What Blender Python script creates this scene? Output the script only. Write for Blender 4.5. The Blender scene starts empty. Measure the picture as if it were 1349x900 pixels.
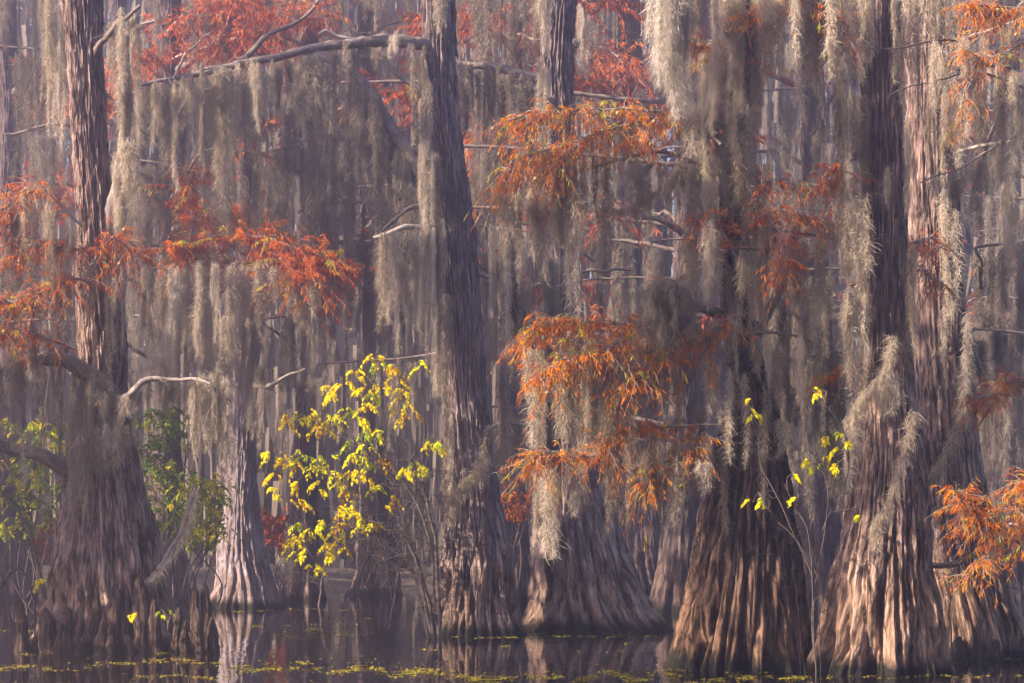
import bpy, math
import numpy as np
from mathutils import Vector

rng = np.random.default_rng(11)
FPX, CAMH, HORIZ = 2623.0, 2.2, 710.0      # focal length in photo pixels, eye height, horizon row
C = bpy.context.scene.collection
sc = bpy.context.scene

def P(px, py, D):
    """point seen at photo pixel (px,py), D metres in front of the camera"""
    return np.array([(px - 674.5) / FPX * D, D, CAMH + (HORIZ - py) / FPX * D])

# ------------------------------------------------------------------ mesh helpers
def wl(o):
    v = np.zeros(3)
    while o is not None:
        v = v + np.array(o.location); o = o.parent
    return v

def raw_mesh(name, V, F, mat, uv=None, tint=None, smooth=True):
    V = np.asarray(V, np.float32).reshape(-1, 3); F = np.asarray(F, np.int32).reshape(-1, 4)
    me = bpy.data.meshes.new(name)
    me.vertices.add(len(V)); me.vertices.foreach_set('co', V.ravel())
    nf = len(F)
    me.loops.add(nf * 4); me.loops.foreach_set('vertex_index', F.ravel())
    me.polygons.add(nf); me.polygons.foreach_set('loop_start', np.arange(nf, dtype=np.int32) * 4)
    me.polygons.foreach_set('use_smooth', np.full(nf, smooth))
    if uv is not None:
        l = me.uv_layers.new(name='UVMap'); l.data.foreach_set('uv', np.asarray(uv, np.float32)[F.ravel()].ravel())
    if tint is not None:
        a = me.attributes.new('tint', 'FLOAT', 'POINT'); a.data.foreach_set('value', np.asarray(tint, np.float32))
    me.update(calc_edges=True)
    me.materials.append(mat)
    return me

def link(name, me, parent=None, loc=(0, 0, 0)):
    o = bpy.data.objects.new(name, me); C.objects.link(o)
    o.location = loc; o.parent = parent
    return o

def part(name, V, F, mat, parent, uv=None, tint=None, smooth=True):
    """one mesh part, vertices given in world space, hung under its parent"""
    V = np.asarray(V, float).reshape(-1, 3) - wl(parent)
    return link(name, raw_mesh(name, V, F, mat, uv, tint, smooth), parent)

def thing(name, label, cat, loc, group=None):
    o = bpy.data.objects.new(name, None); C.objects.link(o)
    o.empty_display_size = 0.3
    o.location = tuple(float(v) for v in loc); o['label'] = label; o['category'] = cat
    if group: o['group'] = group
    return o

_tabs = {}
def vnoise(u, v, seed, nu=0):
    """smooth value noise in -1..1; u wraps after nu cells when nu is given"""
    key = (seed, nu)
    if key not in _tabs:
        _tabs[key] = np.random.default_rng(seed * 977 + nu).uniform(-1, 1, (256, nu or 256))
    T = _tabs[key]; n = T.shape[1]
    iu = np.floor(u).astype(int); iv = np.floor(v).astype(int)
    fu = u - iu; fv = v - iv
    fu = fu * fu * (3 - 2 * fu); fv = fv * fv * (3 - 2 * fv)
    a = T[iv % 256, iu % n]; b = T[iv % 256, (iu + 1) % n]
    c = T[(iv + 1) % 256, iu % n]; d = T[(iv + 1) % 256, (iu + 1) % n]
    return (a * (1 - fu) + b * fu) * (1 - fv) + (c * (1 - fu) + d * fu) * fv

def smooth_path(pts, n):
    """Catmull-Rom through the points, n samples"""
    p = np.asarray(pts, float)
    if len(p) == 2:
        t = np.linspace(0, 1, n)[:, None]; return p[0] * (1 - t) + p[1] * t
    q = np.vstack([2 * p[0] - p[1], p, 2 * p[-1] - p[-2]])
    s = np.linspace(0, len(p) - 1 - 1e-9, n); i = s.astype(int); f = (s - i)[:, None]
    a, b, c, d = q[i], q[i + 1], q[i + 2], q[i + 3]
    return 0.5 * (2 * b + (c - a) * f + (2 * a - 5 * b + 4 * c - d) * f ** 2 + (3 * b - a - 3 * c + d) * f ** 3)

def tubes(paths, rad, k=5, seed=1, bump=0.0):
    """paths (N,m,3), rad (N,m) -> V,F,uv for N tapered tubes"""
    p = np.asarray(paths, float); r = np.asarray(rad, float)
    N, m, _ = p.shape
    t = np.gradient(p, axis=1); t /= np.linalg.norm(t, axis=2, keepdims=True) + 1e-9
    ref = np.where(np.abs(t[..., 2:3]) > 0.8, np.array([1., 0.15, 0]), np.array([0.1, 0.05, 1.]))
    a = np.cross(t, ref); a /= np.linalg.norm(a, axis=2, keepdims=True) + 1e-9
    b = np.cross(t, a)
    th = np.arange(k) * 2 * np.pi / k
    rr = r[:, :, None] * np.ones(k)
    if bump:
        s = np.cumsum(np.linalg.norm(np.diff(p, axis=1, prepend=p[:, :1]), axis=2), axis=1)
        U = np.broadcast_to(th / (2 * np.pi) * 6, (N, m, k)); S = s[:, :, None] * np.ones(k)
        rr = rr * (1 + bump * vnoise(U, S * 5 + np.arange(N)[:, None, None] * 17, seed, 6) + bump * .6 * vnoise(U * 2, S * 14, seed + 1, 12))
    V = p[:, :, None] + rr[..., None] * (np.cos(th)[:, None] * a[:, :, None] + np.sin(th)[:, None] * b[:, :, None])
    s = np.cumsum(np.linalg.norm(np.diff(p, axis=1, prepend=p[:, :1]), axis=2), axis=1)
    uv = np.stack([np.broadcast_to(th / (2 * np.pi), (N, m, k)), np.broadcast_to(s[:, :, None], (N, m, k))], -1)
    idx = np.arange(N * m * k).reshape(N, m, k)
    i2 = np.roll(idx, -1, axis=2)
    F = np.stack([idx[:, :-1], i2[:, :-1], i2[:, 1:], idx[:, 1:]], -1).reshape(-1, 4)
    return V.reshape(-1, 3), F, uv.reshape(-1, 2)

def join(parts):
    """[(V,F,...)] -> stacked V,F and stacked extras"""
    V, F, X, n = [], [], [], 0
    for q in parts:
        V.append(q[0]); F.append(q[1] + n); n += len(q[0])
        if len(q) > 2: X.append(q[2])
    return np.vstack(V), np.vstack(F), (np.concatenate(X) if X else None)

# ------------------------------------------------------------------ materials
def new_mat(name):
    m = bpy.data.materials.new(name); m.use_nodes = True
    nt = m.node_tree; nt.nodes.clear()
    return m, nt, nt.nodes, nt.links

def ramp(N, stops):
    r = N.new('ShaderNodeValToRGB'); e = r.color_ramp.elements
    while len(e) < len(stops): e.new(0.5)
    for el, (p, c) in zip(e, stops):
        el.position = p; el.color = (*c, 1)
    return r

def mathn(N, L, op, a, b=None):
    n = N.new('ShaderNodeMath'); n.operation = op
    for i, x in enumerate((a, b)):
        if x is None: continue
        if isinstance(x, (int, float)): n.inputs[i].default_value = x
        else: L.new(x, n.inputs[i])
    return n.outputs[0]

def mix(N, L, fac, a, b, mode='MIX'):
    n = N.new('ShaderNodeMix'); n.data_type = 'RGBA'; n.blend_type = mode
    for s, x in ((n.inputs[0], fac), (n.inputs[6], a), (n.inputs[7], b)):
        if isinstance(x, (int, float)): s.default_value = x
        elif isinstance(x, tuple): s.default_value = (*x, 1)
        else: L.new(x, s)
    return n.outputs[2]

def noise(N, L, vec, scale, detail=3, rough=.55):
    n = N.new('ShaderNodeTexNoise'); n.inputs['Scale'].default_value = scale
    n.inputs['Detail'].default_value = detail; n.inputs['Roughness'].default_value = rough
    if vec is not None: L.new(vec, n.inputs['Vector'])
    return n.outputs['Fac']

def mapping(N, L, vec, scale):
    m = N.new('ShaderNodeMapping'); m.inputs['Scale'].default_value = scale
    L.new(vec, m.inputs['Vector']); return m.outputs[0]

def bark_material(name, dark, mid, light, tan, tan_top=1.9, streak=58, fiss=.16):
    m, nt, N, L = new_mat(name)
    out = N.new('ShaderNodeOutputMaterial'); b = N.new('ShaderNodeBsdfPrincipled')
    L.new(b.outputs[0], out.inputs[0])
    tc = N.new('ShaderNodeTexCoord'); uv = tc.outputs['UV']
    sep = N.new('ShaderNodeSeparateXYZ'); L.new(uv, sep.inputs[0])
    s1 = noise(N, L, mapping(N, L, uv, (streak, 1.15, 1)), 1, 8, .74)
    s2 = noise(N, L, mapping(N, L, uv, (streak * 2.7, 4.2, 1)), 1, 6, .72)
    big = noise(N, L, tc.outputs['Object'], 1.3, 4, .6)
    crk = noise(N, L, mapping(N, L, uv, (streak * .8, .8, 1)), 1, 3, .6)
    crack = mathn(N, L, 'MINIMUM', mathn(N, L, 'MULTIPLY', mathn(N, L, 'ABSOLUTE', mathn(N, L, 'SUBTRACT', crk, .5)), 11), 1.0)
    f = mathn(N, L, 'ADD', mathn(N, L, 'MULTIPLY', s1, .65), mathn(N, L, 'MULTIPLY', s2, .35))
    f = mathn(N, L, 'SUBTRACT', f, mathn(N, L, 'MULTIPLY', mathn(N, L, 'SUBTRACT', 1.0, crack), fiss))
    col = ramp(N, [(.38, dark), (.5, mid), (.63, light)]); L.new(f, col.inputs[0])
    r2 = ramp(N, [(.38, (.74, .66, .66)), (.62, (1.15, 1.1, 1.12))]); L.new(big, r2.inputs[0])
    c = mix(N, L, 1.0, col.outputs[0], r2.outputs[0], 'MULTIPLY')
    # tan tone blended in toward the foot, wet dark algae band at the water
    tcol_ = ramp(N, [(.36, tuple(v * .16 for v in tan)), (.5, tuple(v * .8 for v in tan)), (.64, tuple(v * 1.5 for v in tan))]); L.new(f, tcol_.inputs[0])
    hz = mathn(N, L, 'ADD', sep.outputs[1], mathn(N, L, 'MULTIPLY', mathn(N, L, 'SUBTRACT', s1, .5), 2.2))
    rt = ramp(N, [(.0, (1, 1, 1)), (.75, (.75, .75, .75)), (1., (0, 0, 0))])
    L.new(mathn(N, L, 'DIVIDE', hz, tan_top), rt.inputs[0])
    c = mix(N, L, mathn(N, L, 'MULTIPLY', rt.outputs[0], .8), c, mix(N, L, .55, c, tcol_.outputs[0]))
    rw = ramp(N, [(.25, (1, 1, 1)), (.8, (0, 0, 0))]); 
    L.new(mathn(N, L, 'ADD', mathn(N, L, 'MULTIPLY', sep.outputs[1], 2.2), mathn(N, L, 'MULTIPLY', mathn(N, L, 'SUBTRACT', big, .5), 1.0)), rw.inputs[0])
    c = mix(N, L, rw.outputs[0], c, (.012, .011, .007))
    L.new(c, b.inputs['Base Color']); b.inputs['Roughness'].default_value = .85
    b.inputs['Specular IOR Level'].default_value = .25
    bp = N.new('ShaderNodeBump'); bp.inputs['Strength'].default_value = 1.0; bp.inputs['Distance'].default_value = .09
    L.new(mathn(N, L, 'ADD', f, mathn(N, L, 'MULTIPLY', noise(N, L, tc.outputs['Object'], 14, 5, .7), .35)), bp.inputs['Height']); L.new(bp.outputs[0], b.inputs['Normal'])
    return m

def wood_material(name, a, bcol):
    m, nt, N, L = new_mat(name)
    out = N.new('ShaderNodeOutputMaterial'); b = N.new('ShaderNodeBsdfPrincipled'); L.new(b.outputs[0], out.inputs[0])
    tc = N.new('ShaderNodeTexCoord')
    s1 = noise(N, L, mapping(N, L, tc.outputs['UV'], (7, 2.5, 1)), 1.6, 5, .65)
    col = ramp(N, [(.35, a), (.65, bcol)]); L.new(s1, col.inputs[0])
    L.new(col.outputs[0], b.inputs['Base Color']); b.inputs['Roughness'].default_value = .85
    bp = N.new('ShaderNodeBump'); bp.inputs['Strength'].default_value = .8; bp.inputs['Distance'].default_value = .02
    L.new(s1, bp.inputs['Height']); L.new(bp.outputs[0], b.inputs['Normal'])
    return m

def leafy(name, stops, trans=.4, tcol=(1, 1, 1), attr=True, gloss=0.0):
    """thin leaf / moss fibre: diffuse front, light passes through"""
    m, nt, N, L = new_mat(name)
    out = N.new('ShaderNodeOutputMaterial')
    if attr:
        a = N.new('ShaderNodeAttribute'); a.attribute_name = 'tint'; fac = a.outputs['Fac']
    else:
        oi = N.new('ShaderNodeObjectInfo'); tc = N.new('ShaderNodeTexCoord')
        fac = mathn(N, L, 'ADD', mathn(N, L, 'MULTIPLY', oi.outputs['Random'], .8), mathn(N, L, 'MULTIPLY', noise(N, L, tc.outputs['Object'], 2.5, 3), .3))
    r = ramp(N, stops); L.new(fac, r.inputs[0])
    d = N.new('ShaderNodeBsdfDiffuse'); L.new(r.outputs[0], d.inputs[0])
    t = N.new('ShaderNodeBsdfTranslucent'); L.new(mix(N, L, 1.0, r.outputs[0], tcol, 'MULTIPLY'), t.inputs[0])
    mx = N.new('ShaderNodeMixShader'); mx.inputs[0].default_value = trans
    L.new(d.outputs[0], mx.inputs[1]); L.new(t.outputs[0], mx.inputs[2])
    sh = mx.outputs[0]
    if gloss:
        g = N.new('ShaderNodeBsdfGlossy'); g.inputs['Roughness'].default_value = .4; g.inputs[0].default_value = (1, 1, 1, 1)
        m2 = N.new('ShaderNodeMixShader'); m2.inputs[0].default_value = gloss
        L.new(sh, m2.inputs[1]); L.new(g.outputs[0], m2.inputs[2]); sh = m2.outputs[0]
    L.new(sh, out.inputs[0])
    return m

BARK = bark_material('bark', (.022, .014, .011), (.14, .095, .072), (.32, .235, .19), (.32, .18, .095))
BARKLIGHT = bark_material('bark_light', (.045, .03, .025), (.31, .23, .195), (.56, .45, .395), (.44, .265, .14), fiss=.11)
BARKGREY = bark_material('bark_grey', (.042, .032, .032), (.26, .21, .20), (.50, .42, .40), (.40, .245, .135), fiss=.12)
BARKPALE = bark_material('bark_pale', (.13, .11, .115), (.32, .28, .29), (.54, .49, .50), (.33, .21, .14), tan_top=1.3, fiss=.07)
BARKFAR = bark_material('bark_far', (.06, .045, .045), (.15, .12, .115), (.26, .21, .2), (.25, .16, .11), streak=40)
BRANCH = wood_material('branch_wood', (.075, .055, .05), (.25, .20, .175))
BLEACH = wood_material('bleached_wood', (.20, .165, .145), (.46, .40, .35))
TWIG = wood_material('twig_wood', (.16, .125, .11), (.40, .34, .30))
DARKTWIG = wood_material('dark_twig_wood', (.05, .038, .036), (.13, .10, .09))
KNEE = bark_material('knee_bark', (.03, .02, .016), (.13, .09, .068), (.26, .19, .15), (.20, .12, .07), tan_top=.6, streak=16)
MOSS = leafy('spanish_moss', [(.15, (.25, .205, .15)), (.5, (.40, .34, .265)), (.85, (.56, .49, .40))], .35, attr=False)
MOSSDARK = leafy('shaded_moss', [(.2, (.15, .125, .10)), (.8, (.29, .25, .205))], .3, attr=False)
ORANGE = leafy('orange_needles', [(0, (.22, .04, .008)), (.3, (.62, .15, .008)), (.7, (.80, .28, .012)), (.88, (.80, .45, .02)), (1, (.30, .40, .04))], .5)
RED = leafy('red_needles', [(0, (.20, .028, .010)), (.4, (.50, .095, .012)), (.8, (.66, .20, .015)), (.93, (.66, .30, .03)), (1, (.30, .40, .04))], .5)
RUST = leafy('rust_needles', [(0, (.22, .045, .025)), (.5, (.48, .11, .04)), (1, (.62, .22, .06))], .45)
YELLOW = leafy('yellow_leaves', [(0, (.42, .14, .03)), (.18, (.82, .52, .008)), (.55, (.95, .80, .008)), (.85, (.88, .84, .015)), (1, (.32, .46, .04))], .5)
GREEN = leafy('green_leaves', [(0, (.07, .13, .02)), (.5, (.20, .30, .035)), (.78, (.42, .46, .04)), (1, (.85, .66, .02))], .45)
WEED = leafy('duckweed', [(0, (.34, .11, .02)), (.12, (.20, .13, .03)), (.4, (.28, .27, .03)), (1, (.50, .46, .035))], .1)
CONE = wood_material('cone_skin', (.20, .17, .07), (.42, .38, .18))

# ------------------------------------------------------------------ trunks
def trunk_geo(D, prof, seed, n1=8, A=.34, zf=3.2, nu=330, dz=.045, zbot=-.35, ztop=None, lean_y=0.0, strips=44, rough=1.0):
    pr = np.array(sorted(prof, reverse=True), float)           # bottom row first
    z = CAMH + (HORIZ - pr[:, 0]) / FPX * D
    cx = ((pr[:, 1] + pr[:, 2]) / 2 - 674.5) / FPX * D
    R = (pr[:, 2] - pr[:, 1]) / 2 / FPX * D
    zt = z[-1] if ztop is None else ztop
    n = int((zt - zbot) / dz); Z = np.linspace(zbot, zt, n)
    cxz, Rz = np.interp(Z, z, cx), np.interp(Z, z, R)
    if zt > z[-1]:
        e = np.clip(Z - z[-1], 0, None); Rz = Rz * np.clip(1 - .06 * e, .3, 1)
        s = (cx[-1] - cx[-3]) / (z[-1] - z[-3]); cxz = cxz + e * s
    k = np.exp(-np.linspace(-2.2, 2.2, max(5, int(.55 / dz) | 1)) ** 2); k /= k.sum(); h = len(k) // 2
    sm = lambda a: np.convolve(np.pad(a, h, mode='reflect', reflect_type='odd'), k, 'valid')
    cxz, Rz = sm(cxz), np.clip(sm(Rz), .03, None)
    u = np.linspace(0, 1, nu + 1); U, ZZ = np.meshgrid(u, Z)
    U = U % 1.0
    hgt = np.clip(1 - ZZ / zf, 0, 1.2)
    b = hgt ** 1.25
    tw = .05 * (ZZ) * (1 if seed % 2 else -1) * .35
    ph = n1 * U + tw + .62 * vnoise(U * 5, ZZ * .35, seed, 5) + .25 * vnoise(U * 11, ZZ * .8, seed + 1, 11)
    v1 = (1 - np.abs(np.sin(np.pi * ph))) ** 1.7
    n2 = int(n1 * 2.4)
    ph2 = n2 * U + 2 * tw + .85 * vnoise(U * 9, ZZ * .5, seed + 2, 9) + .3 * vnoise(U * 19, ZZ * 1.1, seed + 17, 19)
    v2 = (1 - np.abs(np.sin(np.pi * ph2))) ** 1.5
    n3 = int(n1 * 4.6)
    ph3 = n3 * U + 3 * tw + .8 * vnoise(U * 17, ZZ * .55, seed + 12, 17) + .35 * vnoise(U * 31, ZZ * 1.3, seed + 13, 31)
    v3 = (1 - np.abs(np.sin(np.pi * ph3))) ** 1.2 * (.55 + .45 * vnoise(U * 13, ZZ * .6, seed + 14, 13))
    v1 = v1 * (.7 + .5 * vnoise(U * 6, ZZ * .45, seed + 15, 6))
    r = 1 - .85 * A * (b + .12) * v1 - .46 * A * (b + .35) * v2 - .30 * A * (b + .5) * v3
    r += .05 * b * vnoise(U * 7, ZZ * 1.2, seed + 3, 7) + .035 * vnoise(U * 5, ZZ * .7, seed + 4, 5)
    toe = np.exp(-np.clip(ZZ, 0, None) / .28)
    r += toe * (.10 * (1 - v1) - .12 * v1 + .05 * vnoise(U * 23, ZZ * 2, seed + 5, 23))
    X = Rz[:, None] * r
    bark = .55 * (1 - np.abs(vnoise(U * strips + 1.1 * vnoise(U * 9, ZZ * .9, seed + 8, 9), ZZ * .9, seed + 6, strips))) ** 2 \
        + .45 * (1 - np.abs(vnoise(U * strips * 2, ZZ * 2.3, seed + 7, strips * 2))) ** 2
    X += rough * (bark - .5) * np.clip(.10 * Rz[:, None] / .35, .02, .09) * (1 - .35 * toe)
    X += .014 * vnoise(U * 40, ZZ * 7, seed + 9, 40) + .008 * vnoise(U * 90, ZZ * 13, seed + 16, 90)
    # the upper third swells around old limb collars
    X *= 1 + .05 * vnoise(U * 3, ZZ * 1.1, seed + 10, 3)
    th = 2 * np.pi * u + np.pi / 2                              # seam faces away from the camera
    cy = D + lean_y * Z
    V = np.stack([cxz[:, None] + X * np.cos(th), cy[:, None] + X * np.sin(th), ZZ], -1)
    idx = np.arange(n * (nu + 1)).reshape(n, nu + 1)
    Fq = np.stack([idx[:-1, :-1], idx[:-1, 1:], idx[1:, 1:], idx[1:, :-1]], -1).reshape(-1, 4)
    uu = np.broadcast_to(u, ZZ.shape) + seed * .37
    uv = np.stack([uu, ZZ], -1).reshape(-1, 2)
    return V.reshape(-1, 3), Fq, uv

def limb(name, parent, pts, r0, r1, mat, side_twigs=0, tl=.5, seed=1, k=12, gnarl=.16):
    """a bough along world points, tapering r0 -> r1, with its bare side twigs in the same mesh"""
    pts = np.asarray(pts, float)
    L = np.linalg.norm(np.diff(pts, axis=0), axis=1).sum()
    n = max(14, int(L / .06)); g = np.random.default_rng(seed)
    p = smooth_path(pts, n)
    s = np.linspace(0, 1, n)
    for ax in range(3):
        p[:, ax] += .05 * np.sin(s * (7 + 3 * ax) + seed + ax) * np.sin(np.pi * s) * min(1, L / 3) + .012 * g.normal(size=n).cumsum() * .3
    rad = r0 + (r1 - r0) * s ** .85
    geos = [tubes(p[None], rad[None], k, seed, gnarl)]
    if side_twigs:
        geos.append(twig_geo(p, side_twigs, tl, g, max(.006, r1 * .5)))
    V, F, uv = join(geos)
    return part(name, V, F, mat, parent, uv), p

def twig_geo(p, n, tl, g, r, up=.25, droop=.35, m=7):
    t = g.uniform(.12, 1, n); i = (t * (len(p) - 1)).astype(int)
    base = p[i]; tan = np.gradient(p, axis=0)[i]; tan /= np.linalg.norm(tan, axis=1, keepdims=True)
    d = tan * g.uniform(.2, .9, (n, 1)) + g.normal(0, .55, (n, 3)); d[:, 2] += up
    d /= np.linalg.norm(d, axis=1, keepdims=True)
    ln = tl * g.uniform(.35, 1.25, n)
    s = np.linspace(0, 1, m)[None, :, None]
    bend = g.normal(0, .18, (n, 1, 3)); bend[..., 2] -= droop
    pp = base[:, None] + ln[:, None, None] * (d[:, None] * s + bend * s ** 2)
    pp[:, 1:] += g.normal(0, .018, (n, m - 1, 3))
    rad = r * (1 - .8 * np.linspace(0, 1, m))[None] * g.uniform(.6, 1.2, (n, 1))
    return tubes(pp, rad, 4)

# ------------------------------------------------------------------ feathery cypress foliage
def foliage_geo(paths, n_tw, tl, bl, g, width=.0175, droop=.45, spread=.6, step=.042, lift=.1, tmin=.1, flat=1.0):
    """drooping twigs along the paths, each carrying narrow feather-like leaf sprays"""
    ps, wts = [], []
    for p in paths:
        ps.append(p); wts.append(np.linalg.norm(np.diff(p, axis=0), axis=1).sum())
    wts = np.array(wts) / sum(wts)
    base, tan = [], []
    for p, w in zip(ps, wts):
        n = max(1, int(round(n_tw * w)))
        t = tmin + (1 - tmin) * g.uniform(0, 1, n) ** .8; i = (t * (len(p) - 1)).astype(int)
        base.append(p[i]); tan.append(np.gradient(p, axis=0)[i])
    base = np.vstack(base); tan = np.vstack(tan); tan /= np.linalg.norm(tan, axis=1, keepdims=True) + 1e-9
    n = len(base)
    d = tan * g.uniform(.1, 1.0, (n, 1)) + g.normal(0, spread, (n, 3)) * np.array([1, 1, .6 * flat]); d[:, 2] += lift
    d /= np.linalg.norm(d, axis=1, keepdims=True)
    ln = tl * 1.15 * g.uniform(.35, 1.35, n); m = 8
    s = np.linspace(0, 1, m)[None, :, None]
    bend = g.normal(0, .15, (n, 1, 3)); bend[..., 2] -= droop
    tp = base[:, None] + ln[:, None, None] * (d[:, None] * s + bend * s ** 2)
    rad = np.full((n, m), .008) * (1 - .7 * np.linspace(0, 1, m))
    tw = tubes(tp, rad, 3)
    nb = np.maximum(4, (ln / step).astype(int)); J = np.repeat(np.arange(n), nb); K = len(J)
    t = g.uniform(.15, 1, K); x = t * (m - 1); i = np.minimum(x.astype(int), m - 2); f = (x - i)[:, None]
    pos = tp[J, i] * (1 - f) + tp[J, i + 1] * f
    td = tp[J, i + 1] - tp[J, i]; td /= np.linalg.norm(td, axis=1, keepdims=True) + 1e-9
    side = np.cross(td, g.normal(0, .25, (K, 3)) + np.array([0, 0, 1.])); side /= np.linalg.norm(side, axis=1, keepdims=True) + 1e-9
    side *= g.choice([-1, 1], (K, 1))
    bd = td * g.uniform(.25, .9, (K, 1)) + side * g.uniform(.3, .9, (K, 1)); bd[:, 2] -= g.uniform(.15, .95, K)
    bd /= np.linalg.norm(bd, axis=1, keepdims=True)
    L = bl * g.uniform(.55, 1.3, K)[:, None]; W = width * g.uniform(.6, 1.2, K)[:, None]
    wv = np.cross(bd, g.normal(0, 1, (K, 3))); wv /= np.linalg.norm(wv, axis=1, keepdims=True) + 1e-9
    sag = np.zeros((K, 3)); sag[:, 2] = -.16
    a = pos; mid = pos + bd * L * .5 + sag * L * .25; tip = pos + bd * L + sag * L
    V = np.stack([a, mid + wv * W * .5, tip, mid - wv * W * .5], 1).reshape(-1, 3)
    F = np.arange(4 * K).reshape(K, 4)
    tint = np.clip(g.normal(0, .17, n)[J] + .5 + g.normal(0, .16, K), 0, .93)
    green = (g.random(n) < .09)[J]; tint = np.where(green, g.uniform(.93, 1, K), tint)
    return (V, F, np.repeat(tint, 4)), tw, pos

DENSE = 2.1
def foliage(parent, name, paths, D, n_tw, tl, bl, mat, seed, limb_r=.03, mat_limb=None, cones=0, **kw):
    """a leafy branch: wood part with its needles (and cones) as sub-parts. paths: pixel polylines (px,py[,D])"""
    g = np.random.default_rng(seed)
    wp = []
    for q in paths:
        pts = np.array([P(v[0], v[1], v[2] if len(v) > 2 else D) for v in q])
        L = np.linalg.norm(np.diff(pts, axis=0), axis=1).sum()
        p = smooth_path(pts, max(10, int(L / .08)))
        p[1:, 1] += g.normal(0, .02, len(p) - 1).cumsum(); p[1:, 2] += g.normal(0, .008, len(p) - 1).cumsum()
        p[:, 1] -= .25 * np.clip(np.linspace(0, 4, len(p)), 0, 1); wp.append(p)
    lens = np.array([np.linalg.norm(np.diff(p, axis=0), axis=1).sum() for p in wp]); lens /= lens.sum()
    for p, share in zip(wp, lens):
        (V, F, tint), tw, pos = foliage_geo([p], n_tw * DENSE * share, tl, bl, g, **kw)
        bV, bF, buv = join([tubes(p[None], (limb_r * (1 - .82 * np.linspace(0, 1, len(p))))[None], 8, seed, .12), tw])
        br = part(name, bV, bF, mat_limb or TWIG, parent, buv)
        part('needles', V, F, mat, br, tint=tint, smooth=False)
        pick = pos[g.integers(0, len(pos), int(round(cones * share)))]
        for c in pick:
            s = g.uniform(.024, .036)
            link('cone', CONE_ME, br, tuple(c + np.array([0, -.03, -.05]) - wl(br))).scale = (s, s, s)
    return br

def ball_mesh(name, mat, lumps=.08, seed=3, nu=14, nv=9):
    u = np.arange(nu) / nu; v = np.linspace(.04, .96, nv); U, W = np.meshgrid(u, v)
    r = 1 + lumps * vnoise(U * 7, W * 6, seed, 7)
    V = np.stack([r * np.sin(np.pi * W) * np.cos(2 * np.pi * U), r * np.sin(np.pi * W) * np.sin(2 * np.pi * U), r * np.cos(np.pi * W)], -1)
    idx = np.arange(nu * nv).reshape(nv, nu); i2 = np.roll(idx, -1, 1)
    F = np.stack([idx[:-1], i2[:-1], i2[1:], idx[1:]], -1).reshape(-1, 4)
    return raw_mesh(name, V.reshape(-1, 3), F, mat, np.stack([U, W], -1).reshape(-1, 2))
CONE_ME = ball_mesh('cone', CONE, .12)

# ------------------------------------------------------------------ spanish moss
def filaments(path, r0, dens, fw, g, flen=(.07, .17), top=.12, stiff=.55):
    """curly fibres hung along a path (m,3); returns V,F"""
    seg = np.linalg.norm(np.diff(path, axis=0), axis=1); L = seg.sum(); m = len(path)
    N = max(20, int(dens * L))
    t = g.uniform(0, 1, N); x = t * (m - 1); i = np.minimum(x.astype(int), m - 2); f = (x - i)[:, None]
    c = path[i] * (1 - f) + path[i + 1] * f
    lump = .55 + .75 * np.abs(vnoise(t * L * 2.6, np.zeros(N), int(g.integers(1, 999))))
    env = r0 * lump * np.minimum(1, top + t * L * 3.0) * np.clip((1 - t) * 3.5 + .22, 0, 1)
    a = g.uniform(0, 2 * np.pi, N); rr = env * np.sqrt(g.random(N))
    c = c + np.stack([rr * np.cos(a), rr * np.sin(a), g.normal(0, .02, N)], -1)
    d = np.stack([np.cos(a) * .35, np.sin(a) * .35, np.full(N, -1.)], -1) + g.normal(0, stiff, (N, 3))
    d /= np.linalg.norm(d, axis=1, keepdims=True)
    ln = g.uniform(*flen, N)
    s = np.array([0, .35, .7, 1.])
    curl = g.normal(0, .42, (N, 3)); curl2 = g.normal(0, .4, (N, 3)); curl[:, 2] -= .18
    q = c[:, None] + ln[:, None, None] * (d[:, None] * s[:, None] + curl[:, None] * (s ** 2)[:, None] + curl2[:, None] * np.sin(s * np.pi)[:, None] * .45)
    w = np.cross(d, g.normal(0, 1, (N, 3))); w /= np.linalg.norm(w, axis=1, keepdims=True) + 1e-9
    hw = (fw * .5 * g.uniform(.6, 1.3, N))[:, None, None] * np.array([1, .9, .7, .3])[None, :, None] * w[:, None]
    V = np.stack([q + hw, q - hw], 2).reshape(-1, 3)           # N,4,2,3
    b = np.arange(N)[:, None] * 8
    F = np.concatenate([np.stack([b + 2 * j, b + 2 * j + 1, b + 2 * j + 3, b + 2 * j + 2], -1) for j in range(3)], 1).reshape(-1, 4)
    return V, F

def moss_tuft(name, L, nstr, width, r0, dens, fw, mat, seed, flen):
    g = np.random.default_rng(seed); geos = []
    for k in range(nstr):
        l = L * (1 if k == 0 else g.uniform(.35, .9)); m = 14; t = np.linspace(0, 1, m)
        ox, oy = g.uniform(-width, width, 2) * (0 if k == 0 else 1)
        w = [.035 * l ** .5 * np.sin(t * g.uniform(3, 8) + g.uniform(0, 6)) * t ** .5 for _ in range(2)]
        path = np.stack([ox + w[0], oy * .8 + w[1], -l * t], -1)
        geos.append(filaments(path, r0 * g.uniform(.6, 1.15), dens, fw, g, flen))
    V, F, _ = join(geos)
    return raw_mesh(name, V, F, mat, smooth=False)

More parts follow.
